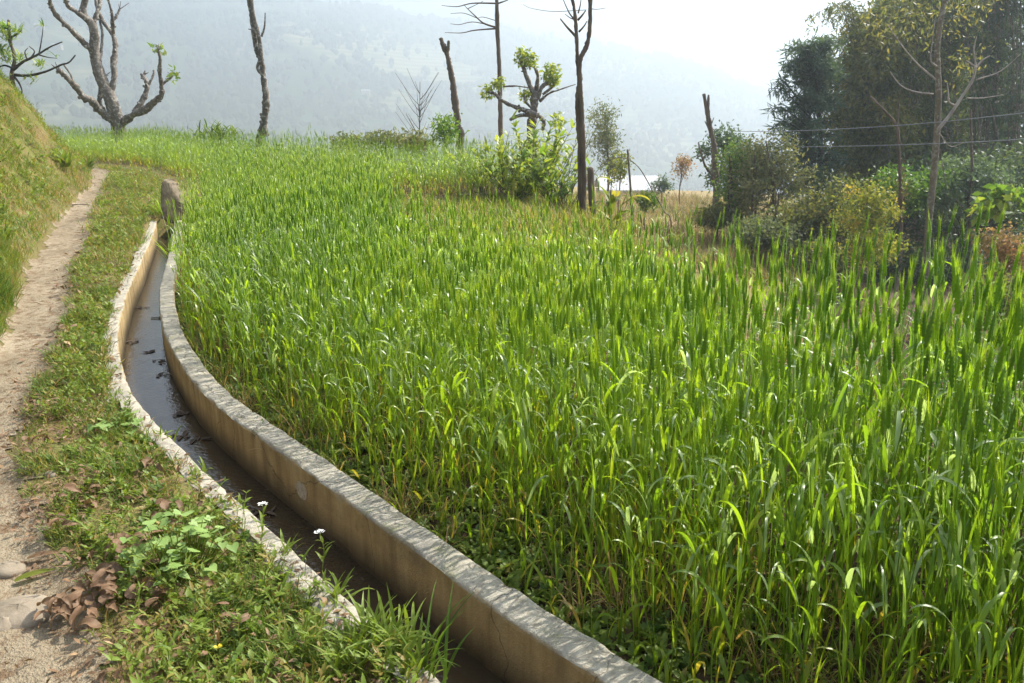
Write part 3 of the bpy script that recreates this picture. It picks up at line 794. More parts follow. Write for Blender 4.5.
def twin_tree():
    D = 14.; S = .2195
    f = lambda L, dd=0: [at(400 + x * S, y * S, D + dd) for x, y in L]
    base = at(582.5, 222, D); base[2] = float(land(base[0], base[1]))
    t = tree("bare_tree", "tall slim bare tree with two trunks twisting together", "tree", base)
    m = MB(); limb(m, [base - [0, 0, .3]] + f([(838, 900), (834, 683), (830, 560), (825, 450), (819, 350), (822, 270), (850, 208), (865, 130), (868, 0), (872, -90)], -.02), .048, .034, 9, 8, .2); m.build("trunk", M['bark_brown'], t)
    m = MB(); limb(m, [base - [.05, 0, .3]] + f([(818, 900), (818, 683), (812, 560), (809, 450), (816, 370), (809, 280), (805, 180), (800, 100), (790, 20), (770, -60)], .03), .040, .028, 9, 8, .2); m.build("trunk", M['bark_brown'], t)
    for L, a in (([(798, 162), (760, 122), (730, 85)], .025), ([(802, 96), (772, 60), (742, -5)], .016), ([(810, 92), (830, 70), (846, 48)], .022), ([(815, 145), (838, 120), (852, 96)], .018), ([(800, 90), (776, 82), (752, 64)], .012),
                 ([(812, 60), (822, 20), (826, -20)], .014), ([(850, 45), (700, 52), (600, 38), (560, 20)], .006), ([(868, 40), (900, 42), (940, 36)], .008)):
        m = MB(); limb(m, f(L, rng.uniform(-.2, .2)), a, a * .4, 6, 6, .05); m.build("branch", M['bark_brown'], t)
    b2 = at(594, 233, 13.6); b2[2] = float(land(b2[0], b2[1]))
    P = [b2 - [0, 0, .2], b2, at(592.5, 205, 13.6), at(591, 185, 13.6), at(590.5, 168, 13.6)]
    m = MB(); limb(m, P, .062, .05, 10, 6, .14)
    tag(m.build("tree_stump", M['bark_brown'], None, [float(c) for c in b2]), "short cut-off dead stump close beside the twin-trunked tree", "stump")
twin_tree()

def crown_pts(lobes, k, shell=.5):
    vol = np.array([r[0] * r[1] * r[2] for _, r in lobes]); w_ = vol ** .7; w_ /= w_.sum(); out = []
    for (c, r), ww in zip(lobes, w_):
        n = max(1, int(k * ww)); q = rng.normal(size=(n, 3)); q /= np.linalg.norm(q, axis=1)[:, None]
        out.append(np.array(c) + q * (rng.random(n) ** shell)[:, None] * np.array(r))
    return np.vstack(out)

def leafy(name, label, cat, base, lobes, nclump, per, L, Wd, mat, bark, trunk_top, r0, sigma=.25, droop=.3, group=None, nlimb=10, tint=.45, stems=None, shell=.5, tvar=.2):
    """tapered trunk, limbs reaching into the crown, leaves in clumps"""
    base = np.array(base, float)
    t = thing(name, label, cat, base, group)
    m = MB()
    C = crown_pts(lobes, nclump, shell)
    stems = stems or [np.vstack([base - [0, 0, .3], base + (np.array(trunk_top) - base) * .4 + rng.normal(size=3) * .1, trunk_top])]
    for P in stems: 
        P = limb(m, P, r0, r0 * .3, 8, 6, .06)
        sel = C[rng.choice(len(C), min(nlimb, len(C)), False)]
        for c in sel:
            zf = np.clip((c[2] - base[2]) * .75, .2, None); zs = P[:, 2] - base[2]
            k = int(np.argmin(abs(zs - zf * .8))); k = min(k, len(P) - 2)
            a = P[k]; mid = a * .5 + c * .5 + np.array([0, 0, .12 * np.linalg.norm(c - a)])
            limb(m, [a, mid, c], r0 * .32 * (1 - .5 * k / len(P)), r0 * .05, 5, 4, 0)
    m.build("trunk", bark, t)
    m = MB(); n = len(C)
    pts = np.repeat(C, per, 0) + rng.normal(size=(n * per, 3)) * sigma * np.array([1, 1, .75])
    tc = np.repeat(tint + rng.normal(size=n) * tvar, per)
    leaf_cloud(m, pts, L, Wd, droop, tc, .12)
    m.build("crown", mat, t)
    return t

def on(px, D, py=None, dz=0):
    p = at(px, 200 if py is None else py, D); p[2] = float(land(p[0], p[1])) + dz; return p
def lobe(px, py, D, rx, ry, depth=None):
    """lobe centred on a sight line at distance D, radii given by its apparent size"""
    c = at(px, py, D); s = D / FPX
    return (c, (rx * s, (depth if depth else (rx + ry) * .5 * s), ry * s))

def conifer(label, px, D, ytop, w_px, mat, bark):
    base = on(px, D); top = at(px - 2, ytop, D); H = top[2] - base[2]
    t = thing("tall_tree", label, "tree", base)
    m = MB(); P = limb(m, [base - [0, 0, .3], base + [0.05, 0, H * .5], top], .16, .03, 8, 10, .04)
    ml = MB()
    for k in range(95):
        f_ = rng.uniform(.28, .99); a = base + (top - base) * f_
        az = rng.uniform(0, 6.28); Lb = w_px * D / FPX * (1.05 - .55 * f_) * rng.uniform(.5, 1.15) 
        up = rng.uniform(.35, .8) if f_ > .5 else rng.uniform(-.1, .4)
        s = np.linspace(0, 1, 7)[:, None]
        d = np.array([math.cos(az), math.sin(az), 0])
        B = a + d * s * Lb + np.array([0, 0, 1]) * (up * s - (up * .75) * s ** 2) * Lb * 1.2
        limb(m, B, .03, .005, 5, 1, 0)
        n_ = 75; q = rng.uniform(.15, 1, n_); pc = a + d * (q * Lb)[:, None] + np.array([0, 0, 1]) * ((up * q - up * .75 * q ** 2) * Lb * 1.2)[:, None]
        leaf_cloud(ml, pc + rng.normal(size=(n_, 3)) * .08, .26, .045, .35, .4 + rng.normal() * .2, .15)
    for (x0, y0, xm, ym, x1, y1) in ((800, 112, 785, 92, 768, 88), (800, 122, 782, 108, 768, 112), (795, 100, 786, 84, 779, 78), (805, 135, 786, 122, 772, 128), (800, 80, 790, 64, 785, 66), (812, 62, 806, 50, 800, 44), (818, 60, 824, 48, 832, 42)):
        P = limb(m, [at(x0 + 10, y0 + 6, D), at(xm, ym, D - .5), at(x1, y1, D - .7)], .03, .006, 5, 6, 0)
        n_ = 130; q = rng.uniform(.1, 1, n_); idx = (q * (len(P) - 1)).astype(int)
        leaf_cloud(ml, P[idx] + rng.normal(size=(n_, 3)) * .05, .30, .035, .5, .3, .15)
    m.build("trunk", bark, t); ml.build("crown", mat, t)

# --- right hand wood, back to front
def bamboo(label, px, D, n, ytop, spread_px, mat, tint):
    base = on(px, D); s = D / FPX; t = thing("bamboo_clump", label, "bamboo", base)
    m, ml = MB(), MB()
    for k in range(n):
        b = base + np.array([rng.normal() * spread_px * .22 * s, rng.normal() * .5, -.2]); az = rng.uniform(0, 6.28)
        top = at(px + rng.normal() * spread_px * .55, ytop + abs(rng.normal()) * 55, D); H = (top[2] - base[2])
        out = np.array([math.cos(az), math.sin(az) * .8, 0]) * rng.uniform(.4, 1.6)
        top = np.array([top[0], top[1], top[2]]) + out * .4
        tip = top + out * 1.1 + np.array([0, 0, -rng.uniform(.2, .9)])
        P = limb(m, [b, b * .55 + top * .45 + np.array([0, 0, .1 * H]), top, tip], .035, .006, 5, 8, 0)
        f0 = rng.uniform(.10, .35); cnt = 36
        for q in range(cnt):
            a = P[min(len(P) - 1, int((f0 + (1 - f0) * rng.random()) * (len(P) - 1)))]
            az2 = rng.uniform(0, 6.28); l = rng.uniform(.25, .75)
            c = a + np.array([math.cos(az2), math.sin(az2), -.15])[None] * (np.linspace(.1, 1, 13) * l)[:, None] - np.array([0, 0, 1.]) * ((np.linspace(.1, 1, 13) ** 2) * .35 * l)[:, None]
            leaf_cloud(ml, c + rng.normal(size=c.shape) * .05, .20, .034, 1.0, tint + rng.normal() * .16, .1)
    m.build("culm", M['bark_tan'], t); ml.build("foliage", M[mat], t)

def right_wood():
    leafy("tall_tree", "deep dark backdrop tree standing behind the olive trees of the wood", "tree", on(930, 37), [lobe(930, 110, 37, 80, 90, 3), lobe(900, 40, 37, 45, 50, 2.5), lobe(985, 60, 37, 70, 80, 3), lobe(880, 190, 37, 60, 50, 3), lobe(1000, 180, 37, 80, 60, 3)],
          560, 64, .34, .13, M['forest'], M['bark_dark'], at(930, 0, 37), .28, .4, .5, nlimb=24, tint=.2)
    bamboo("tall dark bamboo clump filling the upper right corner", 1000, 27, 34, -70, 62, 'forest', .45)
    bamboo("dusky bamboo clump behind the forked pale limbs of the slim trunk", 945, 29, 30, -30, 50, 'forest', .75)
    bamboo("olive bamboo clump with nodding feathery tips left of the slim pale trunk", 880, 27, 26, 2, 42, 'olive', .4)
    leafy("tall_tree", "dark dense tree behind the slim pale trunk, olive foliage hanging", "tree", on(900, 30), [lobe(905, 40, 30, 45, 45, 2.5), lobe(925, 100, 30, 55, 60, 2.5), lobe(880, 140, 30, 45, 60, 2.5), lobe(950, 10, 30, 40, 40, 2)],
          280, 54, .22, .07, M['olive'], M['bark_dark'], at(910, 5, 30), .22, .3, .8, nlimb=22, tint=.2)
    leafy("tall_tree", "olive feathery tree between the blue-green tree and the dark wood", "tree", on(862, 27), [lobe(850, 85, 27, 32, 35, 1.6), lobe(872, 50, 27, 34, 32, 1.6), lobe(868, 130, 27, 36, 45, 1.8), lobe(845, 150, 27, 26, 45, 1.6), lobe(893, 20, 27, 26, 28, 1.4)],
          260, 44, .20, .07, M['olive'], M['bark_dark'], at(872, 40, 27), .16, .26, .7, nlimb=20, tint=.55)
    conifer("blue-green narrow tree with upswept feathery branches at the left of the dark wood", 814, 25, 46, 46, M['teal'], M['bark_dark'])
    leafy("bushy_tree", "dark low undergrowth tree beneath the tall wood at far right", "tree", on(985, 24), [lobe(980, 190, 24, 60, 45, 2), lobe(1030, 200, 24, 60, 60, 2), lobe(930, 200, 24, 40, 50, 1.6)],
          330, 50, .16, .07, M['forest'], M['bark_dark'], at(985, 160, 24), .10, .24, .4, nlimb=20, tint=.6)
    leafy("bushy_tree", "flat-topped mid-green tree under the dark crowns at right", "tree", on(968, 20), [lobe(965, 172, 20, 30, 12, .9), lobe(985, 185, 20, 28, 10, .9), lobe(945, 190, 20, 22, 14, .8), lobe(958, 214, 20, 26, 14, .8)],
          120, 36, .12, .05, M['teal'], M['bark_dark'], at(968, 165, 20), .07, .16, .2, nlimb=14, tint=.8)
    leafy("bushy_tree", "dull green bush filling the gap left of the yellow shrub", "bush", on(835, 21), [lobe(835, 205, 21, 30, 30, 1), lobe(815, 225, 21, 24, 24, .9), lobe(855, 235, 21, 26, 26, .9)],
          120, 36, .11, .05, M['olive'], M['bark_dark'], at(835, 190, 21), .05, .18, .2, nlimb=14, tint=.35)
    leafy("bushy_tree", "bright green bush low behind the slim trunk", "bush", on(905, 20), [lobe(905, 195, 20, 26, 22, .9), lobe(930, 185, 20, 16, 18, .7), lobe(890, 178, 20, 14, 10, .6)],
          90, 36, .12, .05, M['shrub'], M['bark_dark'], at(905, 180, 20), .05, .16, .2, nlimb=12, tint=.15)
    leafy("yellow_shrub", "yellow-green and orange shrub glowing before the dark wood", "shrub", on(868, 17.5), [lobe(868, 195, 17.5, 20, 14, .6), lobe(860, 222, 17.5, 24, 18, .7), lobe(874, 245, 17.5, 30, 20, .8), lobe(885, 212, 17.5, 14, 14, .5)],
          130, 30, .085, .045, M['yellow'], M['bark_brown'], at(868, 185, 17.5), .035, .12, .1, nlimb=16, tint=.35)
    leafy("russet_shrub", "shrub with pinkish russet young leaves at the right frame edge", "shrub", on(1003, 14), [lobe(1000, 243, 14, 22, 14, .4), lobe(1012, 262, 14, 24, 16, .45), lobe(985, 285, 14, 14, 10, .3)],
          90, 26, .075, .045, M['russet'], M['bark_brown'], at(1003, 240, 14), .025, .09, .1, nlimb=14, tint=.35, tvar=.35)
    leafy("broadleaf_shrub", "leggy shrub with big bright round leaves at the right edge above the russet shrub", "shrub", on(1003, 15), [lobe(1008, 198, 15, 26, 8, .4), lobe(988, 206, 15, 12, 8, .3)],
          30, 9, .17, .13, M['shrub'], M['bark_tan'], at(1006, 200, 15), .022, .1, .5, nlimb=12, tint=.45)
right_wood()

def undergrowth():
    for (px, py, D, w_, h_, mt, ti, lab) in ((905, 262, 19, 34, 22, 'forest', .55, "dark bush low between the yellow shrub and the slim pale trunk"), (955, 262, 20, 36, 26, 'forest', .35, "dark shadowed bush at the foot of the wood, right of the slim pale trunk"),
            (1010, 300, 12.5, 30, 14, 'olive', .5, "dull olive bush below the russet shrub at right"), (820, 258, 19, 24, 16, 'olive', .35, "low olive bush left of the yellow shrub"), (760, 232, 20, 26, 12, 'grey_leaf', .2, "low grey-green scrub at the foot of the many-stemmed shrub"),
            (720, 214, 24, 22, 10, 'olive', .6, "low scrub at the foot of the dead snag"), (1035, 240, 19, 40, 46, 'forest', .5, "dark green bush against the right frame edge behind the russet shrub")):
        leafy("low_bush", lab, "bush", on(px, D), [lobe(px, py, D, w_, h_, .8), lobe(px - w_ * .5, py + h_ * .4, D, w_ * .6, h_ * .7, .6), lobe(px + w_ * .6, py + h_ * .3, D, w_ * .55, h_ * .8, .6)], 100, 34, .11, .05, M[mt], M['bark_dark'], at(px, py, D), .04, .16, .2, nlimb=10, tint=ti)
undergrowth()

def slim_trunks():
    D = 17.; S = 340 / 1023
    f = lambda L, dd=0: [at(684 + x * S, y * S, D + dd) for x, y in L]
    base = at(926, 282, D); base[2] = float(land(base[0], base[1]))
    t = tree("slim_tree", "slim pale brown trunk with forked thin limbs in front of the dark wood", "tree", base)
    m = MB(); limb(m, [base - [0, 0, .2], base] + f([(735, 683), (748, 560), (758, 440), (764, 350), (766, 250), (762, 150), (772, 60), (785, -10), (790, -120)]), .080, .045, 10, 8, .07); m.build("trunk", M['bark_tan'], t)
    for L, a, b in (([(764, 390), (800, 345), (840, 285), (868, 240), (878, 200)], 0.037, 0.024), ([(876, 205), (900, 180), (920, 168)], .025, .01), ([(876, 200), (850, 182)], .02, .01), ([(878, 200), (872, 150), (880, 110)], .02, .008),
                    ([(822, 320), (798, 308), (795, 280), (792, 250)], .022, .01), ([(750, 283), (690, 275), (650, 255), (620, 215)], 0.019, 0.007), ([(758, 240), (700, 190), (650, 130), (610, 70)], 0.020, 0.007), ([(850, 296), (900, 295), (960, 285)], .016, .006),
                    ([(760, 200), (742, 180), (748, 120), (755, 60)], 0.020, 0.008), ([(880, 240), (950, 215), (1010, 165)], .016, .006), ([(768, 400), (800, 440), (840, 430)], .012, .005)):
        m = MB(); limb(m, f(L, rng.uniform(-.5, 0)), a, b, 7, 6, .06); m.build("branch", M['bark_light'], t)
    m = MB(); C = np.vstack([crown_pts([lobe(900, 20, 19, 36, 24, 1.0), lobe(958, 8, 19, 40, 20, 1.0), lobe(968, 62, 19, 16, 16, .8)], 60, .6)])
    leaf_cloud(m, np.repeat(C, 12, 0) + rng.normal(size=(len(C) * 12, 3)) * .16, .13, .04, 1.0, .7, .25); m.build("crown", M['olive'], t)
    D = 18.
    base = at(900, 262, D); base[2] = float(land(base[0], base[1]))
    t = tree("slim_tree", "thin dark stem with a shaggy brown growth, left of the slim pale trunk", "tree", base)
    m = MB(); limb(m, [base - [0, 0, .2]] + f([(652, 760), (652, 600), (646, 450), (640, 380), (600, 330), (560, 290)], 1), .055, .02, 8, 6, .1); m.build("trunk", M['bark_brown'], t)
    m = MB(); limb(m, f([(642, 410), (644, 340), (650, 270)], 1), .03, .012, 6, 5, .05); m.build("branch", M['bark_brown'], t)
    m = MB(); c = f([(652, 590)], 1)[0]; leaf_cloud(m, c + rng.normal(size=(260, 3)) * np.array([.07, .07, .32]), .12, .02, .6, .2, .2); m.build("foliage", M['litter'], t)
    base = at(968, 280, 18.5); base[2] = float(land(base[0], base[1]))
    t = tree("slim_tree", "crooked thin bare stem right of the slim pale trunk", "tree", base)
    m = MB(); limb(m, [base - [0, 0, .2]] + f([(862, 760), (858, 640), (866, 520), (864, 400), (862, 330)], 1.5), .05, .02, 8, 6, .08); m.build("trunk", M['bark_brown'], t)
    m = MB(); limb(m, f([(858, 640), (800, 580), (780, 510), (772, 450)], 1.5), .028, .012, 6, 6, .06); m.build("branch", M['bark_tan'], t)
slim_trunks()

def mid_right():
    # multi-stemmed grey shrubs at 740-800
    for (px, D, top, lobes, label, mat, tint) in (
        (768, 23, 140, [(768, 156, 26, 24), (775, 172, 24, 24), (750, 190, 22, 24), (788, 185, 24, 30)], "grey-brown many-stemmed shrub with thin yellowing leaves beside the blue-green tree", 'grey_leaf', .75),
        (742, 24, 150, [(742, 160, 20, 16), (735, 190, 16, 20), (752, 176, 18, 18)], "tall yellow-green shrub just right of the dark-leaved tree", 'shrub', .35),
        (795, 21, 190, [(795, 222, 22, 20), (775, 235, 18, 16), (812, 215, 16, 20)], "low dull shrub in front of the many-stemmed grey shrub", 'olive', .6)):
        base = on(px, D); stems = []
        for k in range(5):
            b = base + np.append(rng.normal(size=2) * .12, -.2); tp = at(px + rng.uniform(-22, 22), top + rng.uniform(0, 20), D + rng.uniform(-.5, .5))
            stems.append(np.vstack([b, b * .5 + tp * .5 + rng.normal(size=3) * .12, tp]))
        leafy("thicket_shrub", label, "shrub", base, [lobe(a, b, D, c, d, .8) for a, b, c, d in lobes], 170, 26, .12, .055, M[mat], M['bark_brown'], None, .05, .16, .2, nlimb=6, tint=tint, stems=stems)
    leafy("dark_leaved_tree", "small dark green round-crowned tree just behind the dead snag", "tree", on(722, 29), [lobe(728, 140, 29, 17, 13, .7), lobe(736, 152, 29, 12, 16, .6), lobe(704, 150, 29, 10, 6, .4), lobe(718, 175, 29, 12, 12, .5)],
          70, 34, .15, .07, M['teal'], M['bark_brown'], at(724, 145, 29), .07, .16, .2, nlimb=10, tint=.6)
    D = 27.; S = 160 / 683
    f = lambda L: [at(680 + x * S, 80 + y * S, D) for x, y in L]
    base = f([(160, 500)])[0]; base[2] = float(land(base[0], base[1]))
    t = tree("dead_tree", "jagged grey dead snag standing among shrubs at the terrace end", "tree", base)
    m = MB(); limb(m, [base - [0, 0, .2]] + f([(156, 480), (150, 380), (146, 290), (132, 220), (116, 140), (102, 60)]), .14, .05, 9, 8, .22); m.build("trunk", M['bark_brown'], t)
    for L, a in (([(122, 160), (120, 110), (122, 64)], .07), ([(136, 240), (118, 200), (106, 175)], .03), ([(150, 300), (170, 330), (190, 370), (200, 400)], .05), ([(148, 420), (110, 370), (85, 300), (80, 265)], .045), ([(130, 200), (145, 160)], .025)):
        m = MB(); limb(m, f(L), a, a * .45, 7, 6, .2); m.build("limb", M['bark_brown'], t)
    leafy("russet_tree", "little reddish brown tree standing alone right of the tin roof", "tree", on(682, 44), [lobe(682, 168, 44, 10, 10, .5), lobe(684, 160, 44, 7, 7, .4)], 36, 18, .15, .07, M['russet'], M['bark_brown'], at(683, 165, 44), .05, .18, .1, nlimb=10, tint=.5)
    leafy("feathery_tree", "pale feathery grey-green tree rising left of the tin roof", "tree", on(606, 36), [lobe(604, 118, 36, 12, 14, .6), lobe(606, 140, 36, 15, 16, .7), lobe(612, 160, 36, 12, 14, .6)],
          80, 34, .17, .05, M['grey_leaf'], M['bark_brown'], at(605, 112, 36), .07, .2, .1, nlimb=14, tint=.4)
    leafy("round_bush", "small round green bush on the brown lower terrace", "bush", on(647, 26), [lobe(647, 202, 26, 10, 10, .35)], 40, 26, .10, .05, M['weed'], M['bark_brown'], at(647, 206, 26), .03, .08, .1, nlimb=8, tint=.3)
    leafy("round_bush", "dark green bush at the right end of the tin roof", "bush", on(662, 47), [lobe(662, 184, 47, 9, 8, .5)], 30, 26, .15, .08, M['teal'], M['bark_brown'], at(662, 186, 47), .05, .15, .1, nlimb=8, tint=.6)
    leafy("yellow_shrub", "spindly yellow-green sapling in front of the tin roof", "sapling", on(620, 24), [lobe(622, 160, 24, 10, 8, .3), lobe(616, 175, 24, 10, 10, .3)], 30, 16, .11, .05, M['yellow'], M['bark_brown'], at(622, 160, 24), .025, .1, .2, nlimb=8, tint=.2)
    # roofed house on the lower land
    b = at(622, 195, 58); b[2] = float(land(b[0], b[1])) - .0
    roof_z = at(622, 192.5, 58)[2]
    h = house(np.array([at(628, 190, 58)[0], 58, b[2]]), 4.5, 3.6, max(.45, roof_z - b[2]), "low house with a bright tin roof on the land below the field")
    # bare shrubs on the brown terrace
    for px, D, hpx, lab in ((672, 23, 26, "dark leafless twiggy shrub on the lower terrace, nearest of the bare ones"), (652, 55, 24, "forked bare sapling in front of the tin roof"), (613, 25, 30, "bare reddish sapling stem left of the bamboo pole"), (690, 30, 20, "grey leafless shrublet below the little reddish tree")):
        base = on(px, D); t = thing("bare_shrub", lab, "shrub", base); m = MB(); s = D / FPX
        for k in range(7):
            tp = base + np.array([rng.uniform(-.35, .35), rng.uniform(-.3, .3), rng.uniform(.6, 1)]) * hpx * s
            P = limb(m, [base - [0, 0, .1], base * .5 + tp * .5 + rng.normal(size=3) * .06 * hpx * s, tp], .014 + .0004 * D, .005, 5, 5, .0)
            for q in range(3):
                a = P[rng.integers(len(P) // 2, len(P))]; limb(m, [a, a + np.array([rng.uniform(-.2, .2), rng.uniform(-.2, .2), rng.uniform(.05, .25)]) * hpx * s], .008, .003, 4, 3, 0)
        m.build("stem", M['bark_brown'], t)
    # bamboo pole and arching cane
    S = .2488
    f = lambda L, D: [at(560 + x * S, 60 + y * S, D) for x, y in L]
    b = f([(296, 700)], 13.)[0]; b[2] = float(land(b[0], b[1]))
    m = MB(); limb(m, [b - [0, 0, .2], b] + f([(292, 640), (284, 520), (278, 440), (272, 360)], 13.), .022, .018, 7, 4, .04)
    tag(m.build("bamboo_pole", M['bark_tan'], None, [float(c) for c in b]), "thin upright bamboo pole beyond the wheat, below the tin roof", "pole")
    b = f([(455, 720)], 12.)[0]; b[2] = float(land(b[0], b[1]))
    m = MB(); limb(m, [b - [0, 0, .2], b] + f([(448, 670), (420, 610), (395, 565), (372, 525), (345, 475), (315, 430), (280, 402), (240, 392), (200, 402), (160, 425)], 12.), .012, .005, 6, 6, .0)
    tag(m.build("arching_cane", M['bark_tan'], None, [float(c) for c in b]), "long bent cane arching leftward over the bamboo pole", "cane")
mid_right()

# overhead wires crossing the wood
for k, (ys, lab) in enumerate((((131, 128, 122, 113), "upper of the two wires crossing in front of the dark wood"), ((147, 146, 143.5, 139), "lower of the two wires crossing in front of the dark wood"))):
    P = [at(735, ys[0] + .5, 27.), at(790, ys[0], 23.), at(860, ys[1], 19.), at(940, ys[2], 16.4), at(1024, ys[3], 14.5), at(1180, ys[3] - 16, 12.)]
    m = MB(); limb(m, P, .008, .008, 6, 8, 0)
    tag(m.build("power_line", M['wire'], None, [float(c) for c in P[0]]), lab, "wire")

# shrubs in the middle of the terrace edge
def broad_plant(name, label, base, n, L, Wd, H, mat, cat="plant", stems=5, group=None, tint=.5, spread=.35):
    t = thing(name, label, cat, base, group); m = MB(); ml = MB()
    tops = []
    for k in range(stems):
        tp = np.array(base) + np.array([rng.uniform(-spread, spread), rng.uniform(-spread, spread), H * rng.uniform(.6, 1.05)])
        tops.append(limb(m, [np.array(base) - [0, 0, .05], np.array(base) * .5 + tp * .5 + np.append(rng.normal(size=2) * .05, 0), tp], .004 + .008 * H, .003, 5, 5, 0))
    for k in range(n):
        P = tops[k % stems]; a = P[rng.integers(len(P) // 4, len(P))]
        V, Q = ribbon(a, rng.uniform(0, 6.28), L * rng.uniform(.6, 1.2), Wd * rng.uniform(.7, 1.2), rng.uniform(.3, 1.2), rng.uniform(.5, 1.6), 5, 3, rng.uniform(-.5, .5))
        ml.add(V, Q, tint + rng.normal() * .25)
    m.build("stem", M['twig'] if H > .5 else M['weed'], t); ml.build("foliage", mat, t); return t
for px, D, n, L, Wd, H, lab, mat, tint in (
    (505, 17, 330, .27, .06, 1.25, "leafy yellow-green bush at the far edge of the grassy corner, left of two", 'shrub', .85),
    (530, 16, 420, .28, .065, 1.5, "tallest leafy bright green bush right below the small twisted pollard", 'shrub', .8),
    (553, 15, 260, .25, .07, 1.1, "broad-leaved bush close left of the twin-trunked tree", 'shrub', .6),
    (484, 17.6, 170, .24, .05, .85, "low yellowish bush at the outer left end of the leafy bushes", 'shrub', .95),
    (518, 15.6, 190, .24, .055, .8, "low spreading bush in front of the leafy bushes on the grassy corner", 'shrub', .85),
    (546, 16.8, 220, .26, .06, 1.2, "leafy bush between the tallest bush and the broad-leaved one", 'shrub', .75),
    (566, 14.5, 50, .3, .05, .8, "dark slender weedy bush at the foot of the twin-trunked tree", 'weed', .3)):
    broad_plant("broadleaf_bush", lab, on(px, D), n, L, Wd, H, M[mat], "bush", 14, None, tint, .78)
broad_plant("broadleaf_plant", "low plant with large drooping yellow-green leaves right of the cut stump", on(614, 12.2), 16, .42, .13, 1.15, M['yellow'], "plant", 4, None, .15, .2)
broad_plant("feathery_bush", "wispy pale bamboo sprays behind the bright green bush", on(563, 18), 150, .30, .02, 2.2, M['grey_leaf'], "bush", 9, None, .6, .8)
for px, D, w_, h_, lab, mt, ti in ((385, 21, 20, 8, "low pale bush on the far wheat edge, left of the bare twiggy sapling", 'grey_leaf', .6), (415, 20.5, 14, 11, "rounded yellowish bush at the foot of the bare twiggy sapling", 'grey_leaf', .8), (446, 20, 10, 14, "leafy green sapling just left of the topped dead trunk", 'shrub', .3), (350, 22, 22, 7, "low weedy bush on the far wheat edge, leftmost of the pale ones", 'grey_leaf', .4)):
    b = on(px, D); y = 141 if px < 440 else 128
    leafy("edge_bush", lab, "bush", b, [lobe(px, y, D, w_, h_, .5)], 40, 18, .11, .045, M[mt], M['bark_brown'], at(px, y, D), .02, .1, .1, nlimb=10, tint=ti)
def twiggy(px, D, ytop, lab):
    base = on(px, D); top = at(px, ytop, D); t = thing("twiggy_sapling", lab, "sapling", base); m = MB()
    P = limb(m, [base - [0, 0, .1], base * .5 + top * .5, top], .025, .006, 6, 8, 0); H = top[2] - base[2]
    for k in range(34):
        a = P[rng.integers(len(P) // 4, len(P) - 2)]; az = rng.uniform(0, 6.28); l = H * rng.uniform(.12, .35)
        limb(m, [a, a + np.array([math.cos(az) * .5, math.sin(az) * .5, .5]) * l * .6, a + np.array([math.cos(az) * .8, math.sin(az) * .8, 1.0]) * l], .009, .003, 4, 4, 0)
    m.build("stem", M['twig'], t)
twiggy(420, 21, 82, "bare twiggy grey sapling rising from the far edge of the wheat"); 
# dark spiky bush at the far left wheat edge
def spiky(px, py, D, w_, h_, lab):
    b = on(px, D); t = thing("spiky_bush", lab, "bush", b); m = MB(); c = at(px, py + h_, D)
    for k in range(150):
        q = rng.normal(size=3) * np.array([w_, w_ * .6, h_ * .5]) * D / FPX * .5
        V, Q = ribbon(c + q, rng.uniform(0, 6.28), .5 * rng.uniform(.6, 1.2), .05, rng.uniform(.1, 1.1), 1.1, 4, 2); m.add(V, Q, rng.normal(.2, .25))
    m.build("foliage", M['weed'], t)
    m = MB(); limb(m, [b - [0, 0, .1], c], .07, .05, 7, 4, .1); m.build("stem", M['bark_brown'], t)
spiky(220, 122, 25, 18, 14, "dark green spiky bush poking over the far wheat left of the crooked pole tree")

# contorted shrub on the left bank
def hit(px, py):
    d = pdir(px, py); t = np.arange(3, 60, .1); P = np.array([0, 0, EYE]) + d * t[:, None]
    m = P[:, 2] < land(P[:, 0], P[:, 1])
    return P[np.argmax(m), 1] if m.any() else 17.

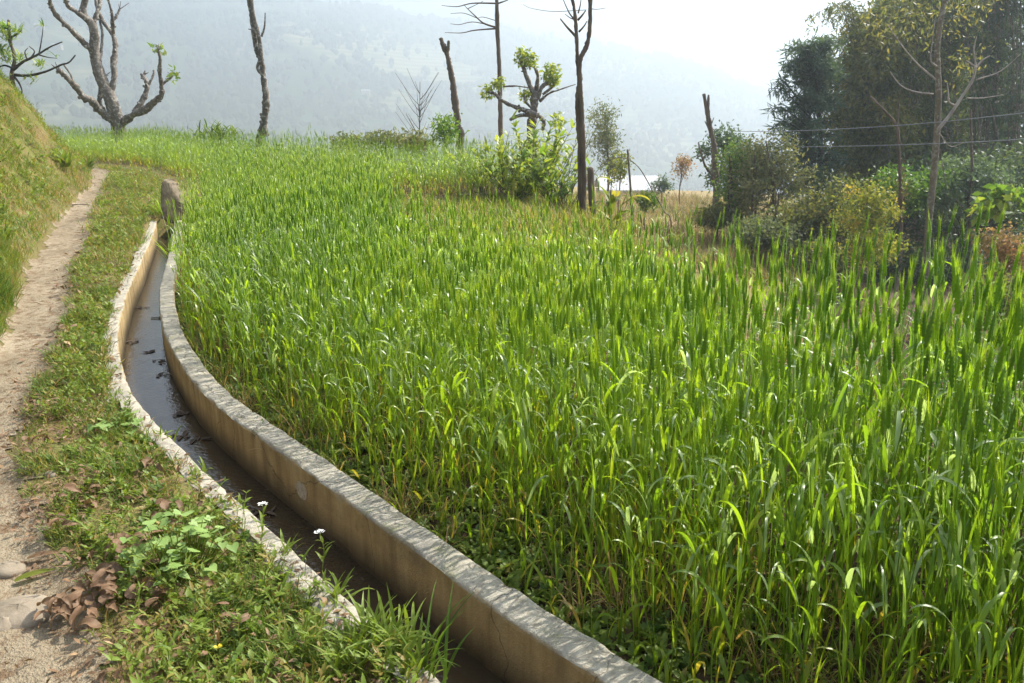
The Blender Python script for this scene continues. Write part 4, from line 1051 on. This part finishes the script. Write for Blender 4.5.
def bank_shrub():
    D = hit(10, 86) + .1; S = 140 / 956
    f = lambda L, dd=0: [at(x * S, 20 + y * S, D + dd) for x, y in L]
    b = f([(85, 385)])[0]; b[2] = float(land(b[0], b[1]))
    b = np.array(b); t = thing("contorted_shrub", "gnarled half-bare shrub with strappy green leaves on top of the left bank", "shrub", b)
    m = MB(); limb(m, [b - [0, 0, .4], b] + f([(80, 370), (98, 300), (95, 230), (70, 150), (60, 60), (58, 0)]), .06, .03, 8, 6, .15); m.build("trunk", M['bark_brown'], t)
    for L, a in (([(90, 340), (150, 290), (200, 265), (260, 235), (340, 185), (425, 150)], .04), ([(210, 262), (235, 215), (200, 180)], .025), ([(265, 235), (278, 170), (290, 90), (296, 20)], .018), ([(100, 375), (170, 380), (250, 370), (330, 345), (420, 305), (470, 290), (515, 240)], .04),
                 ([(270, 240), (330, 255), (390, 262)], .018), ([(90, 380), (130, 430), (150, 490), (130, 560)], .03), ([(240, 250), (300, 210), (330, 200)], .02), ([(75, 120), (130, 85), (150, 60)], .025), ([(60, 60), (20, 50), (-20, 60)], .03), ([(90, 330), (30, 310), (-20, 330)], .035), ([(185, 270), (170, 220), (190, 190)], .02)):
        m = MB(); limb(m, f(L, rng.uniform(-.2, .2)), a, a * .35, 7, 6, .12); m.build("branch", M['bark_dark'], t)
    m = MB()
    for (x, y, k, r) in ((30, 70, 46, 60), (120, 80, 22, 40), (60, 130, 26, 50), (60, 260, 34, 60), (270, 310, 16, 30), (140, 270, 18, 40), (290, 40, 5, 10), (210, 400, 14, 40), (10, 200, 24, 40), (380, 245, 4, 8)):
        for q in range(int(k * 1.8)):
            c = f([(x + rng.normal() * r * .5, y + rng.normal() * r * .4)], rng.normal() * .15)[0]
            V, Q = ribbon(c, rng.uniform(0, 6.28), rng.uniform(.15, .32), .035, rng.uniform(.2, 1.4), 1.2, 4, 2); m.add(V, Q, rng.normal(.55, .3))
    m.build("foliage", M['shrub'], t)
bank_shrub()

# ------------------------------------------------------------------ wheat
def wheat_template(near, ear, r):
    """one wheat stalk: jointed stem, leaves that kink over and hang, slim bearded ear"""
    mb = MB(); H = r.uniform(.92, 1.10) if ear else r.uniform(.62, .80)
    bx, by = r.normal(size=2) * .035
    ns = 6 if near else 3
    zz = np.linspace(0, H, ns + 1); P = np.stack([bx * (zz / H) ** 2, by * (zz / H) ** 2, zz], -1)
    V, Q = tube_arrays(P, np.linspace(.0024, .0016, ns + 1) * (1 if near else 1.25), 3)
    mb.add(V, Q, np.repeat(np.concatenate([[0], zz, [H]]), 3) * -.10 + .14)
    nl = 4 if ear else 5
    for k in range(nl):
        f_ = (.12 + .60 * k / (nl - 1)) + r.uniform(-.05, .05) if ear else (.10 + .84 * k / (nl - 1)) + r.uniform(-.05, .03)
        base = np.array([bx * f_ ** 2, by * f_ ** 2, H * f_])
        dry = .42 * (1 if (k == 0 and r.random() < .75) else 0) + (.25 if (k == 1 and r.random() < .25) else 0)
        hang = r.random() < ((.92 if k >= 2 else .5) if ear else .5)
        if hang:   # stands out, then kinks over; pale tint paints in glint on glaucous faces
            L = r.uniform(.13, .24); Wd = r.uniform(.012, .018); th, be, pw = r.uniform(.2, .6), r.uniform(1.7, 2.6), r.uniform(1.8, 4.0)
            tn = dry - (.55 if (r.random() < .3 and k > 1) else 0)
        else:
            L = r.uniform(.14, .26); Wd = r.uniform(.008, .0125); th, be, pw = r.uniform(.08, .34), r.uniform(.0, .6), 1.6; tn = dry
        V, Q = ribbon(base, r.uniform(0, 6.28), L, Wd * (1 if near else 1.15), th, be, 9 if near else 4, 3 if near else 2, r.uniform(-1.2, 1.2), pw)
        mb.add(V, Q, tn + r.normal() * .05)
    if ear:
        e0 = np.array([bx, by, H]); n = 17 if near else 5
        tilt = np.array([bx, by]) * 1.5 + r.normal(size=2) * .07; Le = r.uniform(.08, .115)
        z = np.linspace(0, Le, n); prof = (np.sin(np.pi * np.clip((z / Le) * .80 + .16, 0, 1)) ** .7) * .0062 + .0006
        if near: prof = prof * (1 + .55 * (np.arange(n) % 2) - .25)
        C = e0 + np.stack([tilt[0] * z, tilt[1] * z, z], -1)
        V, Q = tube_arrays(C, prof, 5 if near else 4, .10 if near else 0, int(r.integers(999))); mb.add(V, Q, .0 + .04 * r.normal())
        for k in range(22 if near else 6):
            zf = r.uniform(.15, 1) * Le; a = r.uniform(0, 6.28); o_ = e0 + np.array([tilt[0] * zf, tilt[1] * zf, zf]) + np.array([math.cos(a), math.sin(a), 0]) * .004
            d = np.array([math.cos(a) * .13 + tilt[0], math.sin(a) * .13 + tilt[1], 1.0]); la = r.uniform(.035, .07)
            sd = np.array([-math.sin(a), math.cos(a), 0]) * (.0006 if near else .0011)
            mb.add(np.array([o_ - sd, o_ + sd, o_ + d * la + sd * .3, o_ + d * la - sd * .3]), [(0, 1, 2, 3)], .12)
    return mb.arrays()

def wheat():
    r = np.random.default_rng(11)
    near = [wheat_template(True, k % 10 < 6, r) for k in range(40)]
    mid = [wheat_template(False, k % 10 < 6, r) for k in range(30)]
    def sow(x0, x1, y0, y1, dens):
        k = int((x1 - x0) * (y1 - y0) * dens)
        x = r.uniform(x0, x1, k); y = r.uniform(y0, y1, k)
        # drilled a little in rows
        e = poly_sd(EDGE, x, y); cx = canal_x(np.clip(y, -8, 40)); off = (x - field_left(y)) * canal_cos(np.clip(y, -8, 40))
        wall = np.where(y < 13.4, canal_hw(y) + WT + .05, 0)
        m = (off > wall) & (e < -.12) & (patch_mask(x, y) < .3)
        m &= (np.abs(x) < .80 * y + 2.2)
        return x[m], y[m], off[m], e[m]
    def plant(mb, temps, x, y, off, e, hs, rowj):
        # ragged thinner margin next to the wall
        p = np.clip(.18 + (off - .16) / .75, 0, 1)
        mg = fbm(x * 2.2, y * 2.2, 41, 3)
        keep = r.random(len(x)) < p * np.clip(.45 + 1.1 * mg, .25, 1)
        keep |= (off > 1.1) & (r.random(len(x)) < np.clip(.35 + 1.25 * fbm(x * 1.6, y * 1.6, 49, 3), .4, 1))
        keep &= (y > 9) | (r.random(len(x)) < np.clip(.10 + (-e) / 2.3, 0, 1))
        x, y, off, e = x[keep], y[keep], off[keep], e[keep]
        z = land(x, y); k = len(x)
        h = hs * (.74 + .16 * sstep(.1, 1.2, off) + .30 * (fbm(x * .7, y * .7, 43, 3) - .5)) * np.clip(1 + .08 * r.normal(size=k), .8, 1.2)
        # taller standing crop toward the near right
        h = h * (1 + .13 * sstep(.2, 2.2, x) * sstep(9, 4, y))
        ti = .42 + .45 * (fbm(x * .5, y * .5, 45, 3) - .5) + r.normal(size=k) * .10 + .10 * sstep(.9, .2, off) + .11 * sstep(3.5, 8, y) * sstep(1.5, -.5, x)
        ti = np.clip(ti, .22, .68) - .05
        lean = r.normal(size=(k, 2)) * .06 + np.array([-.015, .0])
        replicate(mb, temps, np.column_stack([x, y, z - .01]), r.uniform(0, 6.28, k), h, ti, lean)
        return k
    mb = MB(); n = []
    n.append(plant(mb, near, *sow(-3.2, 5.2, .7, 4.6, 340), .97, 0))
    n.append(plant(mb, mid, *sow(-5.5, 3.4, 4.6, 9.0, 300), .97, 0))
    n.append(plant(mb, mid, *sow(-14, 2.0, 9.0, 15.5, 170), .95, 0))
    n.append(plant(mb, mid, *sow(-22, 1.0, 15.5, 31, 85), .92, 0))
    print("wheat plants", n)
    tag(mb.build("wheat", M['wheat']), "dense green wheat crop filling the terrace field", "wheat", kind='stuff')
wheat()

# ------------------------------------------------------------------ verge, bank and corner grasses
def grass_templates(r, n, blades, hmin, hmax, wd, spread, seg=3, dry=.0, bend=1.4):
    out = []
    for k in range(n):
        mb = MB()
        for q in range(blades):
            V, Q = ribbon(np.append(r.normal(size=2) * spread, 0), r.uniform(0, 6.28), r.uniform(hmin, hmax), wd * r.uniform(.7, 1.3), r.uniform(.05, .8), r.uniform(.1, bend), seg, 2, r.uniform(-.6, .6))
            mb.add(V, Q, r.normal() * .1 + (.4 if r.random() < dry else 0))
        out.append(mb.arrays())
    return out

def rosette_templates(r, n, leaves, L, Wd, rise=.02):
    out = []
    for k in range(n):
        mb = MB()
        for q in range(leaves):
            z = r.uniform(0, rise)
            V, Q = ribbon(np.array([r.normal() * L * .3, r.normal() * L * .3, z]), r.uniform(0, 6.28), L * r.uniform(.6, 1.2), Wd * r.uniform(.7, 1.2), r.uniform(.5, 1.3), r.uniform(.2, 1.0), 3, 3, r.uniform(-.4, .4), fold=.25)
            mb.add(V, Q, r.normal() * .12)
        out.append(mb.arrays())
    return out

def sample_left(r, k, ymin, ymax):
    """points on verge and bank, in the camera's wider view"""
    y = r.uniform(ymin, ymax, k); x = field_left(y) - r.uniform(0, 1, k) * (field_left(y) + .95 * y + 1.5)
    return x, y

def verge():
    r = np.random.default_rng(21)
    g_short = grass_templates(r, 10, 7, .03, .085, .0045, .018, 2, .12)
    g_mid = grass_templates(r, 10, 8, .06, .16, .005, .025, 3, .15)
    far_t = grass_templates(r, 8, 6, .06, .15, .011, .05, 2, .2)
    ros = rosette_templates(r, 12, 8, .032, .016, .03)
    ros_big = rosette_templates(r, 8, 9, .042, .02, .06)
    gm, wm, lm, bm = MB(), MB(), MB(), MB()
    def put(mb, temps, x, y, sc_, ti, dz=-.004):
        k = len(x)
        if k == 0: return
        replicate(mb, temps, np.column_stack([x, y, land(x, y) + dz]), r.uniform(0, 6.28, k), np.asarray(sc_) * r.uniform(.7, 1.35, k), ti)
    for (a, b, k, tg, s) in ((1.2, 4.5, 60000, g_short, 1), (4.5, 9, 60000, g_short, 1.25), (9, 23, 70000, far_t, 1.0)):
        x, y = sample_left(r, k, a, b)
        n = -poly_sd(TOE, x, y); pr = path_r(y); cov = fbm(x * 2.5, y * 2.5, 51, 4); c2 = fbm(x * 9, y * 9, 52, 3)
        onverge = (x > pr + .03 + .25 * (c2 - .5)) & (n < .1)
        wall = (field_left(y) - x) * canal_cos(y) > (y < 13) * canal_hw(y) + WT * np.clip(.62 + 1.6 * (c2 - .5), .15, 1.1)
        m = onverge & wall & (r.random(k) < np.clip(3.0 * (cov - .41), .04, 1)) & (c2 > .38)
        put(gm, tg, x[m], y[m], s, np.clip(r.normal(.50, .15, m.sum()) - .55 * (cov[m] - .5), .12, .95))
        bank = (n > .03) & (n < 7)
        m = bank & (r.random(k) < np.clip(2.3 * (cov - .26), .2, 1))
        put(bm, tg if a > 8 else g_mid, x[m], y[m], s * (.7 + 1.1 * np.clip(cov[m] - .35, 0, 1)), np.clip(.52 + .75 * (fbm(x[m] * .9, y[m] * .9, 57, 3) - .5) + r.normal(size=m.sum()) * .12, .1, .95))
    # broad weeds
    for (a, b, k, s) in ((1.3, 4.5, 6500, .9), (4.5, 9.5, 7000, 1.25), (9.5, 20, 5000, 2.0)):
        x, y = sample_left(r, k, a, b); n = -poly_sd(TOE, x, y); cov = fbm(x * 2.1, y * 2.1, 61, 3)
        wall = (field_left(y) - x) * canal_cos(y) > (y < 13) * canal_hw(y) + WT * .7
        m = (x > path_r(y) + .1) & wall & (n < .0) & (r.random(k) < np.clip(2.6 * (cov - .42), 0.03, 1))
        put(wm, ros, x[m], y[m], s, np.clip(r.normal(.62, .2, m.sum()), .1, .98), .004)
        m2 = (n > .1) & (r.random(k) < .45) & (cov > .45)
        put(wm, ros_big, x[m2], y[m2], s, np.clip(r.normal(.6, .2, m2.sum()), .1, 1), .02)
        m3 = (x > path_r(y) + .25) & wall & (n < 0) & (cov > .5) & (r.random(k) < .10)
        put(wm, ros_big, x[m3], y[m3], s * .9, np.clip(r.normal(.5, .18, m3.sum()), .1, .9), .01)
    stem_t = []
    for k in range(10):
        mb = MB(); h = r.uniform(.08, .2); P = limb(mb, [np.zeros(3), np.array([r.normal() * .015, r.normal() * .015, h * .5]), np.array([r.normal() * .04, r.normal() * .04, h])], .0016, .0008, 4, 4, 0, tint=.1)
        for q in range(16):
            a = P[min(len(P) - 1, 1 + int(q / 16 * (len(P) - 1)))]; V, Q = ribbon(a, r.uniform(0, 6.28), r.uniform(.018, .042), r.uniform(.006, .014), r.uniform(.5, 1.2), r.uniform(.3, 1.), 3, 3); mb.add(V, Q, r.normal() * .12)
        stem_t.append(mb.arrays())
    for (a, b, k, s) in ((1.3, 4.5, 2700, .9), (4.5, 10, 5200, 1.1), (10, 20, 5000, 1.8)):
        x, y = sample_left(r, k, a, b); n = -poly_sd(TOE, x, y); cov = fbm(x * 1.9, y * 1.9, 63, 3)
        wall = (field_left(y) - x) * canal_cos(y) > (y < 13) * canal_hw(y) + WT * .6
        m = (((x > path_r(y) + .12) & (n < 0)) | (n > .15)) & wall & (n < 4) & (cov > .46) & (r.random(k) < .6)
        put(wm, stem_t, x[m], y[m], s, np.clip(r.normal(.74, .2, m.sum()), .1, 1))
    # dry crumbs of litter
    for (a, b, k, s) in ((1.3, 5, 42000, 1.0), (5, 11, 20000, 1.6), (11, 20, 7000, 2.4)):
        x, y = sample_left(r, k, a, b); n = -poly_sd(TOE, x, y); cov = fbm(x * 1.7, y * 1.7, 71, 3)
        pr = path_r(y); near_p = np.exp(-((x - pr - .15) / .3) ** 2)
        wall = (field_left(y) - x) * canal_cos(y) > (y < 13) * canal_hw(y) + WT * .15
        m = wall & (x > pr - .30 * r.random(k) ** 2.5) & (n < .3) & (r.random(k) < .06 + .3 * (cov > .5) + .5 * near_p * (cov > .42))
        xs, ys = x[m], y[m]; kk = len(xs)
        P = np.column_stack([xs, ys, land(xs, ys) + .012 + .02 * r.random(kk)])
        d = r.normal(size=(kk, 3)); d[:, 2] *= .35; d /= np.linalg.norm(d, axis=1)[:, None]
        sd = np.cross(d, np.array([0, 0, 1.]) + r.normal(size=(kk, 3)) * .35); sd /= np.linalg.norm(sd, axis=1)[:, None]
        nn = np.cross(sd, d); l = r.uniform(.012, .05, kk)[:, None] * s; ww = l * r.uniform(.15, .55, kk)[:, None]
        V = np.stack([P, P + d * l * .5 + sd * ww * .5 + nn * ww * .3, P + d * l + nn * l * .1, P + d * l * .5 - sd * ww * .5 + nn * ww * .3], 1).reshape(-1, 3)
        lm.add(V, np.arange(kk * 4).reshape(-1, 4), np.repeat(np.clip(r.normal(.36, .26, kk), 0, 1), 4))
    # weeds and dead stalks on the field floor by the wall
    y = r.uniform(1.6, 8, 5200); off = canal_hw(y) + WT + r.uniform(.0, 1.1, 5200) ** 1.3; x = canal_x(y) + off / canal_cos(y)
    cov = fbm(x * 3, y * 3, 81, 3); m = cov > .45
    put(wm, ros, x[m], y[m], 1.15, np.clip(r.normal(.5, .2, m.sum()), .1, 1))
    put(gm, grass_templates(r, 8, 4, .06, .22, .006, .03, 4, .45, 2.2), x[~m], y[~m], 1.0, np.clip(r.normal(.5, .22, (~m).sum()), .1, 1))
    tag(gm.build("verge_grass", M['grass']), "short patchy grass along the path verge and the wall foot", "grass", kind='stuff')
    tag(wm.build("verge_weeds", M['weed']), "small broad-leaved weeds carpeting the verge", "weeds", kind='stuff')
    tag(lm.build("leaf_litter", M['litter']), "brown crumbs of dry leaf strewn along the path and verge", "leaf litter", kind='stuff')
    tag(bm.build("bank_grass", M['grass']), "olive and yellowish mossy grass covering the left bank", "grass", kind='stuff')
verge()

def corner_and_terrace():
    r = np.random.default_rng(31)
    tf = grass_templates(r, 8, 8, .08, .24, .011, .07, 2, .25)
    dryt = grass_templates(r, 8, 8, .10, .38, .014, .10, 2, .2)
    m1, m2 = MB(), MB()
    k = 16000; x = r.uniform(-3.2, 2.2, k); y = r.uniform(6.8, 19, k)
    e = poly_sd(EDGE, x, y); cov = fbm(x * 1.3, y * 1.3, 91, 4)
    m = ((patch_mask(x, y) > .25) | (e > -.5)) & (e < .9) & (r.random(k) < np.clip(2.2 * (cov - .30), .05, 1))
    x, y, cov = x[m], y[m], cov[m]; kk = len(x)
    replicate(m1, tf, np.column_stack([x, y, land(x, y) - .01]), r.uniform(0, 6.28, kk), r.uniform(.6, 1.3, kk), np.clip(.60 + .5 * (fbm(x, y, 93, 3) - .5) + r.normal(size=kk) * .12, .15, .9))
    tag(m1.build("corner_grass", M['grass']), "rough yellow-green grass on the unsown corner of the terrace", "grass", kind='stuff')
    k = 60000; yy = 4 + 52 * r.random(k) ** 1.4; xx = r.uniform(-.1, .85, k) * yy + r.uniform(0, 2, k)
    e = poly_sd(EDGE, xx, yy); cov = fbm(xx * .6, yy * .6, 95, 4)
    m = (e > .3) & (r.random(k) < np.clip(2.4 * (cov - .36), .03, 1) * (1 - .93 * sstep(.27, .40, xx / yy) * sstep(1.5, 4, e))); xx, yy = xx[m], yy[m]; kk = len(xx)
    replicate(m2, dryt, np.column_stack([xx, yy, land(xx, yy) - .01]), r.uniform(0, 6.28, kk), r.uniform(.6, 1.3, kk) * (1 + yy / 40), np.clip(.42 + .8 * (fbm(xx * .3, yy * .3, 97, 3) - .5) + r.normal(size=kk) * .15, 0, 1))
    tag(m2.build("dry_grass", M['drygrass']), "dry tawny grass on the lower terrace below the field", "grass", kind='stuff')
corner_and_terrace()

# ------------------------------------------------------------------ single plants, stones, leaves
def gpt(px, py, dz=0):
    d = pdir(px, py); t = 1.2 * 1.004 ** np.arange(1000)
    P = np.array([0, 0, EYE]) + d * t[:, None]; g = land(P[:, 0], P[:, 1])
    k = np.argmax(P[:, 2] < g)
    if k == 0: k = len(t) - 1
    return np.array([P[k, 0], P[k, 1], g[k] + dz])

def heart_plant(base, label, n=46, spread=.17, H=.2):
    t = thing("heart_leaf_plant", label, "plant", base); ml = MB(); ms = MB()
    for k in range(n):
        a = rng.uniform(0, 6.28); rr = spread * math.sqrt(rng.random()); h = H * rng.uniform(.3, 1) * (1 - .4 * rr / spread)
        c = base + np.array([math.cos(a) * rr, math.sin(a) * rr, h])
        limb(ms, [base + (c - base) * np.array([.5, .5, 0]), base + (c - base) * np.array([.8, .8, .6]), c], .0022, .0012, 4, 3, 0)
        s = rng.uniform(.018, .033); az = rng.uniform(0, 6.28); tl = rng.uniform(-.1, .6)
        # heart outline, folded on its midrib
        u = np.array([(0, -.0), (.45, -.35), (.85, -.05), (.75, .5), (.35, 1.0), (0, 1.45)]); V = [(0, 0, 0), (0, .7, 0), (0, 1.45, 0)]
        L_ = [(-x, y, .22 * x) for x, y in u[1:5]]; R_ = [(x, y, .22 * x) for x, y in u[1:5]]
        V = np.array([(0, 0, 0), (0, .5, 0), (0, 1.0, 0), (0, 1.45, -.1)] + L_ + R_) * s
        Q = np.array([(0, 4, 5, 1), (1, 5, 6, 2), (2, 6, 7, 3), (0, 1, 9, 8), (1, 2, 10, 9), (2, 3, 11, 10)])
        ca, sa, ct, st = math.cos(az), math.sin(az), math.cos(tl), math.sin(tl)
        y = V[:, 1] * ct + V[:, 2] * st; z = -V[:, 1] * st + V[:, 2] * ct; x = V[:, 0]
        ml.add(np.stack([x * ca - y * sa, x * sa + y * ca, z], -1) + c, Q, rng.normal(.5, .25))
    ms.build("stem", M['weed'], t); ml.build("foliage", M['heart'], t)
heart_plant(gpt(180, 575), "pale green plant with heart-shaped leaves in the middle of the verge", 85, .19, .27)
heart_plant(gpt(122, 432), "light green broad-leaved weed creeping onto the low channel wall", 26, .14, .12)

def tuft(base, label, n, L, Wd, name="grass_tuft", mat='grass', tint=.3, fan=.9):
    t = thing(name, label, "plant", base); m = MB()
    for k in range(n):
        V, Q = ribbon(base + np.append(rng.normal(size=2) * .03, -.01), rng.uniform(0, 6.28), L * rng.uniform(.5, 1.15), Wd * rng.uniform(.7, 1.2), rng.uniform(.05, .5) * fan, rng.uniform(.4, 1.5), 8, 3, rng.uniform(-.5, .5))
        m.add(V, Q, tint + rng.normal() * .1)
    m.build("foliage", M[mat], t)
tuft(gpt(425, 676, -.02), "long-bladed green grass tuft at the bottom beside the channel", 16, .33, .011)
tuft(gpt(118, 478), "bushy bright grass clump halfway along the verge", 34, .16, .007)
tuft(gpt(246, 640), "spreading grass clump near the bottom of the verge", 30, .14, .007)
tuft(gpt(355, 655), "dense leafy green clump at the low wall's near end", 40, .15, .014, "leafy_clump", 'weed', .55, 1.5)
tuft(gpt(395, 668), "second leafy clump, against the long-bladed grass tuft", 36, .13, .014, "leafy_clump", 'weed', .7, 1.5)
tuft(gpt(315, 640), "low leafy clump on the verge inside the low wall", 30, .12, .012, "leafy_clump", 'weed', .5, 1.6)
tuft(gpt(163, 216), "grass tuft growing at the foot of the leaning slab", 40, .45, .014, "grass_tuft", 'wheat', .45, 1.3)
for k, (x, y, l, n_) in enumerate(((335, 600, .13, 30), (375, 640, .17, 46), (395, 652, .19, 46), (345, 676, .16, 40), (410, 680, .18, 40), (285, 560, .10, 24), (232, 510, .09, 22), (198, 478, .09, 20), (160, 440, .10, 22), (300, 655, .14, 34), (270, 600, .11, 28))):
    tuft(gpt(x, y), ("leafy weed hanging over the low channel wall", "leafy weed clump on the verge by the low channel wall")[k > 4], n_, l, .013, "leafy_clump", 'weed', rng.uniform(.5, .8), 1.7)
    for o in col.objects[-1:]: o.parent['group'] = ("weeds leaning over the low wall", "weed clumps along the low wall")[k > 4]
tuft(gpt(171, 262, .05), "grass blades hanging over the far end of the channel", 26, .5, .012, "grass_tuft", 'wheat', .45, 1.6)
tuft(gpt(88, 172), "low leafy weed clump at the foot of the bank where the path bends", 70, .5, .06, "leafy_clump", 'weed', .3, 1.6)
tuft(gpt(66, 172, .1), "paler leafy weed clump on the bank just left of the bend", 50, .45, .05, "leafy_clump", 'weed', .75, 1.6)
tuft(gpt(4, 240), "small pale weed clump on the bank at the left frame edge", 40, .22, .03, "leafy_clump", 'weed', .6, 1.6)

def flower(base, h, label, kind):
    t = thing("wild_flower", label, "flower", base); m = MB(); top = base + np.array([rng.normal() * .02, rng.normal() * .02, h])
    P = limb(m, [base - [0, 0, .02], base * .5 + top * .5 + [.012, 0, 0], top], .0022, .0014, 5, 5, 0); m.build("stem", M['weed'], t)
    m = MB()
    for k in range(8):
        V, Q = ribbon(P[rng.integers(1, len(P) - 2)], rng.uniform(0, 6.28), rng.uniform(.03, .06), .012, .6, .9, 3, 3); m.add(V, Q, .5)
    m.build("foliage", M['weed'], t)
    m = MB(); k = 16 if kind == 'yellow_petal' else 34
    for q in range(k):
        a = rng.uniform(0, 6.28); rr = .014 * math.sqrt(rng.random()) if kind != 'yellow_petal' else .002
        c = top + np.array([math.cos(a) * rr, math.sin(a) * rr, .004 - rr * .2])
        V, Q = ribbon(c, a, .009 if kind != 'yellow_petal' else .013, .006, .9, .6, 2, 3); m.add(V, Q)
    m.build("flower_head", M[kind], t)
flower(gpt(258, 548), .17, "white flower head on a thin stalk beside the low channel wall", 'white_petal')
flower(gpt(213, 658), .035, "single yellow dandelion-like flower low in the verge grass", 'yellow_petal')
flower(gpt(322, 568), .13, "spindly weed with tiny white buds leaning over the channel", 'white_petal')

def stone(base, s, label):
    n, k = 14, 8; th = np.linspace(0, 2 * np.pi, n, endpoint=False); V = []
    sd = rng.uniform(0, 99)
    for i in range(k + 1):
        ph = -np.pi / 2 + np.pi * i / k
        rr = np.cos(ph) * (1 + .35 * (vnoise(th * 1.3 + sd, np.full(n, i * .5), 3) - .5)) + 1e-3
        V.append(np.stack([np.cos(th) * rr, np.sin(th) * rr, np.full(n, np.sin(ph))], -1))
    V = np.vstack(V) * np.array(s) * (1 + .08 * rng.normal(size=((k + 1) * n, 1)) * .5) + base
    i, j = np.meshgrid(np.arange(k), np.arange(n), indexing='ij'); a = i * n + j; b = i * n + (j + 1) % n
    o = mesh_obj("path_stone", V, np.stack([a, b, b + n, a + n], -1).reshape(-1, 4), M['stone'], None, None, [float(c) for c in base]); tag(o, label, "stone")
stone(gpt(6, 572), (.07, .06, .035), "pale flat stone sunk in the path, upper of two at left edge")
stone(gpt(22, 618), (.13, .10, .05), "large half-buried stone in the path at the lower left")
stone(gpt(4, 628, -.01), (.05, .05, .045), "dark rounded stone against the large half-buried one")
stone(gpt(52, 476), (.035, .03, .025), "small brown stone at the path's right edge")

def dry_leaf_mesh(L, Wd, curl):
    V, Q = ribbon(np.zeros(3), 0, L, Wd, 1.1, curl, 7, 5, rng.uniform(-.9, .9), 1.2, .55)
    V = V + np.stack([0 * V[:, 0], .12 * Wd * np.sin(V[:, 0] / L * 9), .10 * Wd * np.sin(V[:, 1] / Wd * 7 + V[:, 0] / L * 5)], -1)
    return V, Q
spots = []
r_ = np.random.default_rng(5)
for (cx_, cy_, sx, sy, k) in ((75, 625, 26, 16, 26), (128, 566, 20, 20, 18), (112, 600, 26, 16, 20), (155, 600, 12, 14, 4), (165, 535, 34, 18, 9), (60, 540, 14, 8, 3), (85, 510, 24, 20, 5), (30, 455, 16, 7, 7), (222, 560, 30, 20, 3), (70, 330, 10, 20, 5), (60, 290, 8, 12, 4), (225, 625, 10, 16, 3), (150, 480, 24, 14, 4)):
    for q in range(k): spots.append((cx_ + r_.normal() * sx * .6, cy_ + r_.normal() * sy * .6))
protos = []
for i, (px, py) in enumerate(spots):
    b = gpt(px, py, .03 + .025 * rng.random())
    if (canal_x(b[1]) - b[0]) * float(canal_cos(b[1])) < canal_hw(b[1]) + WT: continue
    if len(protos) < 9:
        V, Q = dry_leaf_mesh(rng.uniform(.06, .10), rng.uniform(.022, .04), rng.uniform(.4, 2.6))
        V = V - V.mean(0); V[:, 2] -= V[:, 2].min()
        o = mesh_obj("dry_leaf", V, Q, M['litter'], np.full(len(V), rng.uniform(.0, .6))); protos.append(o)
    else:
        o = protos[i % 9].copy(); col.objects.link(o)
    o.location = [float(c) for c in b]; o.rotation_euler = (rng.normal() * .25, rng.normal() * .25, rng.uniform(0, 6.28)); s = rng.uniform(.7, 1.2); o.scale = (s, s, s)
    tag(o, "curled brown fallen leaf among the dry leaves along the verge", "dry leaf", "curled dry leaves along the verge")
# longer singled-out pieces
def long_leaf(pa, pb, w_, tint, label, name="dry_leaf", mat='litter'):
    a, b = gpt(*pa, .02), gpt(*pb, .025); L = np.linalg.norm(b - a)
    V, Q = ribbon(np.zeros(3), math.atan2(b[1] - a[1], b[0] - a[0]), L, w_, 1.35, .35, 8, 5, .3, 1, .5)
    o = mesh_obj(name, V + a, Q, M[mat], np.full(len(V), tint), None, [float(c) for c in a]); tag(o, label, "dry leaf" if mat == 'litter' else "leaf")
long_leaf((62, 622), (104, 590), .045, .8, "long tan dried leaf strip lying across the pile of brown leaves")
long_leaf((16, 588), (58, 572), .035, .2, "yellowish green fallen leaf on the bare path", "fallen_leaf", 'yellow')
long_leaf((28, 565), (64, 556), .03, .3, "dark brown curled leaf on the path above the yellowish one")
long_leaf((217, 648), (222, 626), .015, 1.0, "pale straw piece lying in the verge grass")
# hanging dead leaf among the wheat stems
b = gpt(521, 560); V, Q = ribbon(b + [0, 0, .16], 1.0, .13, .03, 2.7, .3, 6, 3, .5); o = mesh_obj("dry_leaf", V, Q, M['litter'], np.full(len(V), .55), None, [float(c) for c in b]); tag(o, "single orange-brown dead leaf hanging at the foot of the wheat", "dry leaf")
for px, py, l, lab in ((72, 206, .32, "whitish dry stick lying on the distant part of the path"), (212, 240, .4, None), (455, 197, 1.0, "grey fallen stick on the grassy corner")):
    if lab is None: continue
    b = gpt(px, py, .015); az = rng.uniform(-.5, .5); P = [b, b + np.array([math.cos(az) * l * .5, math.sin(az) * l * .5, .015]), b + np.array([math.cos(az) * l, math.sin(az) * l, .0])]
    m = MB(); limb(m, P, l * .035, l * .02, 6, 4, .15); tag(m.build("stick", M['bark_pale'], None, [float(c) for c in b]), lab, "stick")
# wet leaf clumps in the water
for k, (px, py) in enumerate(((150, 352), (131, 342), (165, 362), (162, 376), (190, 413), (160, 318), (200, 440), (136, 308), (262, 512), (182, 436))):
    d = pdir(px, py); tt = (-.272 - EYE) / d[2]; p = d * tt; p[2] = -.272
    off = (p[0] - canal_x(p[1])) * float(canal_cos(p[1])); lim = float(canal_hw(p[1])) - .05
    p[0] = canal_x(p[1]) + np.clip(off, -lim, lim) / float(canal_cos(p[1]))
    m = MB()
    for q in range(7):
        V, Q = ribbon(p + np.append(rng.normal(size=2) * .022, 0), rng.uniform(0, 6.28), rng.uniform(.04, .09), rng.uniform(.012, .03), 1.45, .2, 5, 3, rng.uniform(-.5, .5), 1, .4); m.add(V, Q, .5)
    tag(m.build("wet_leaf_clump", M['wet'], None, [float(c) for c in p]), "dark soggy clump of dead leaves caught in the channel water", "debris", "soggy leaf clumps in the channel water")
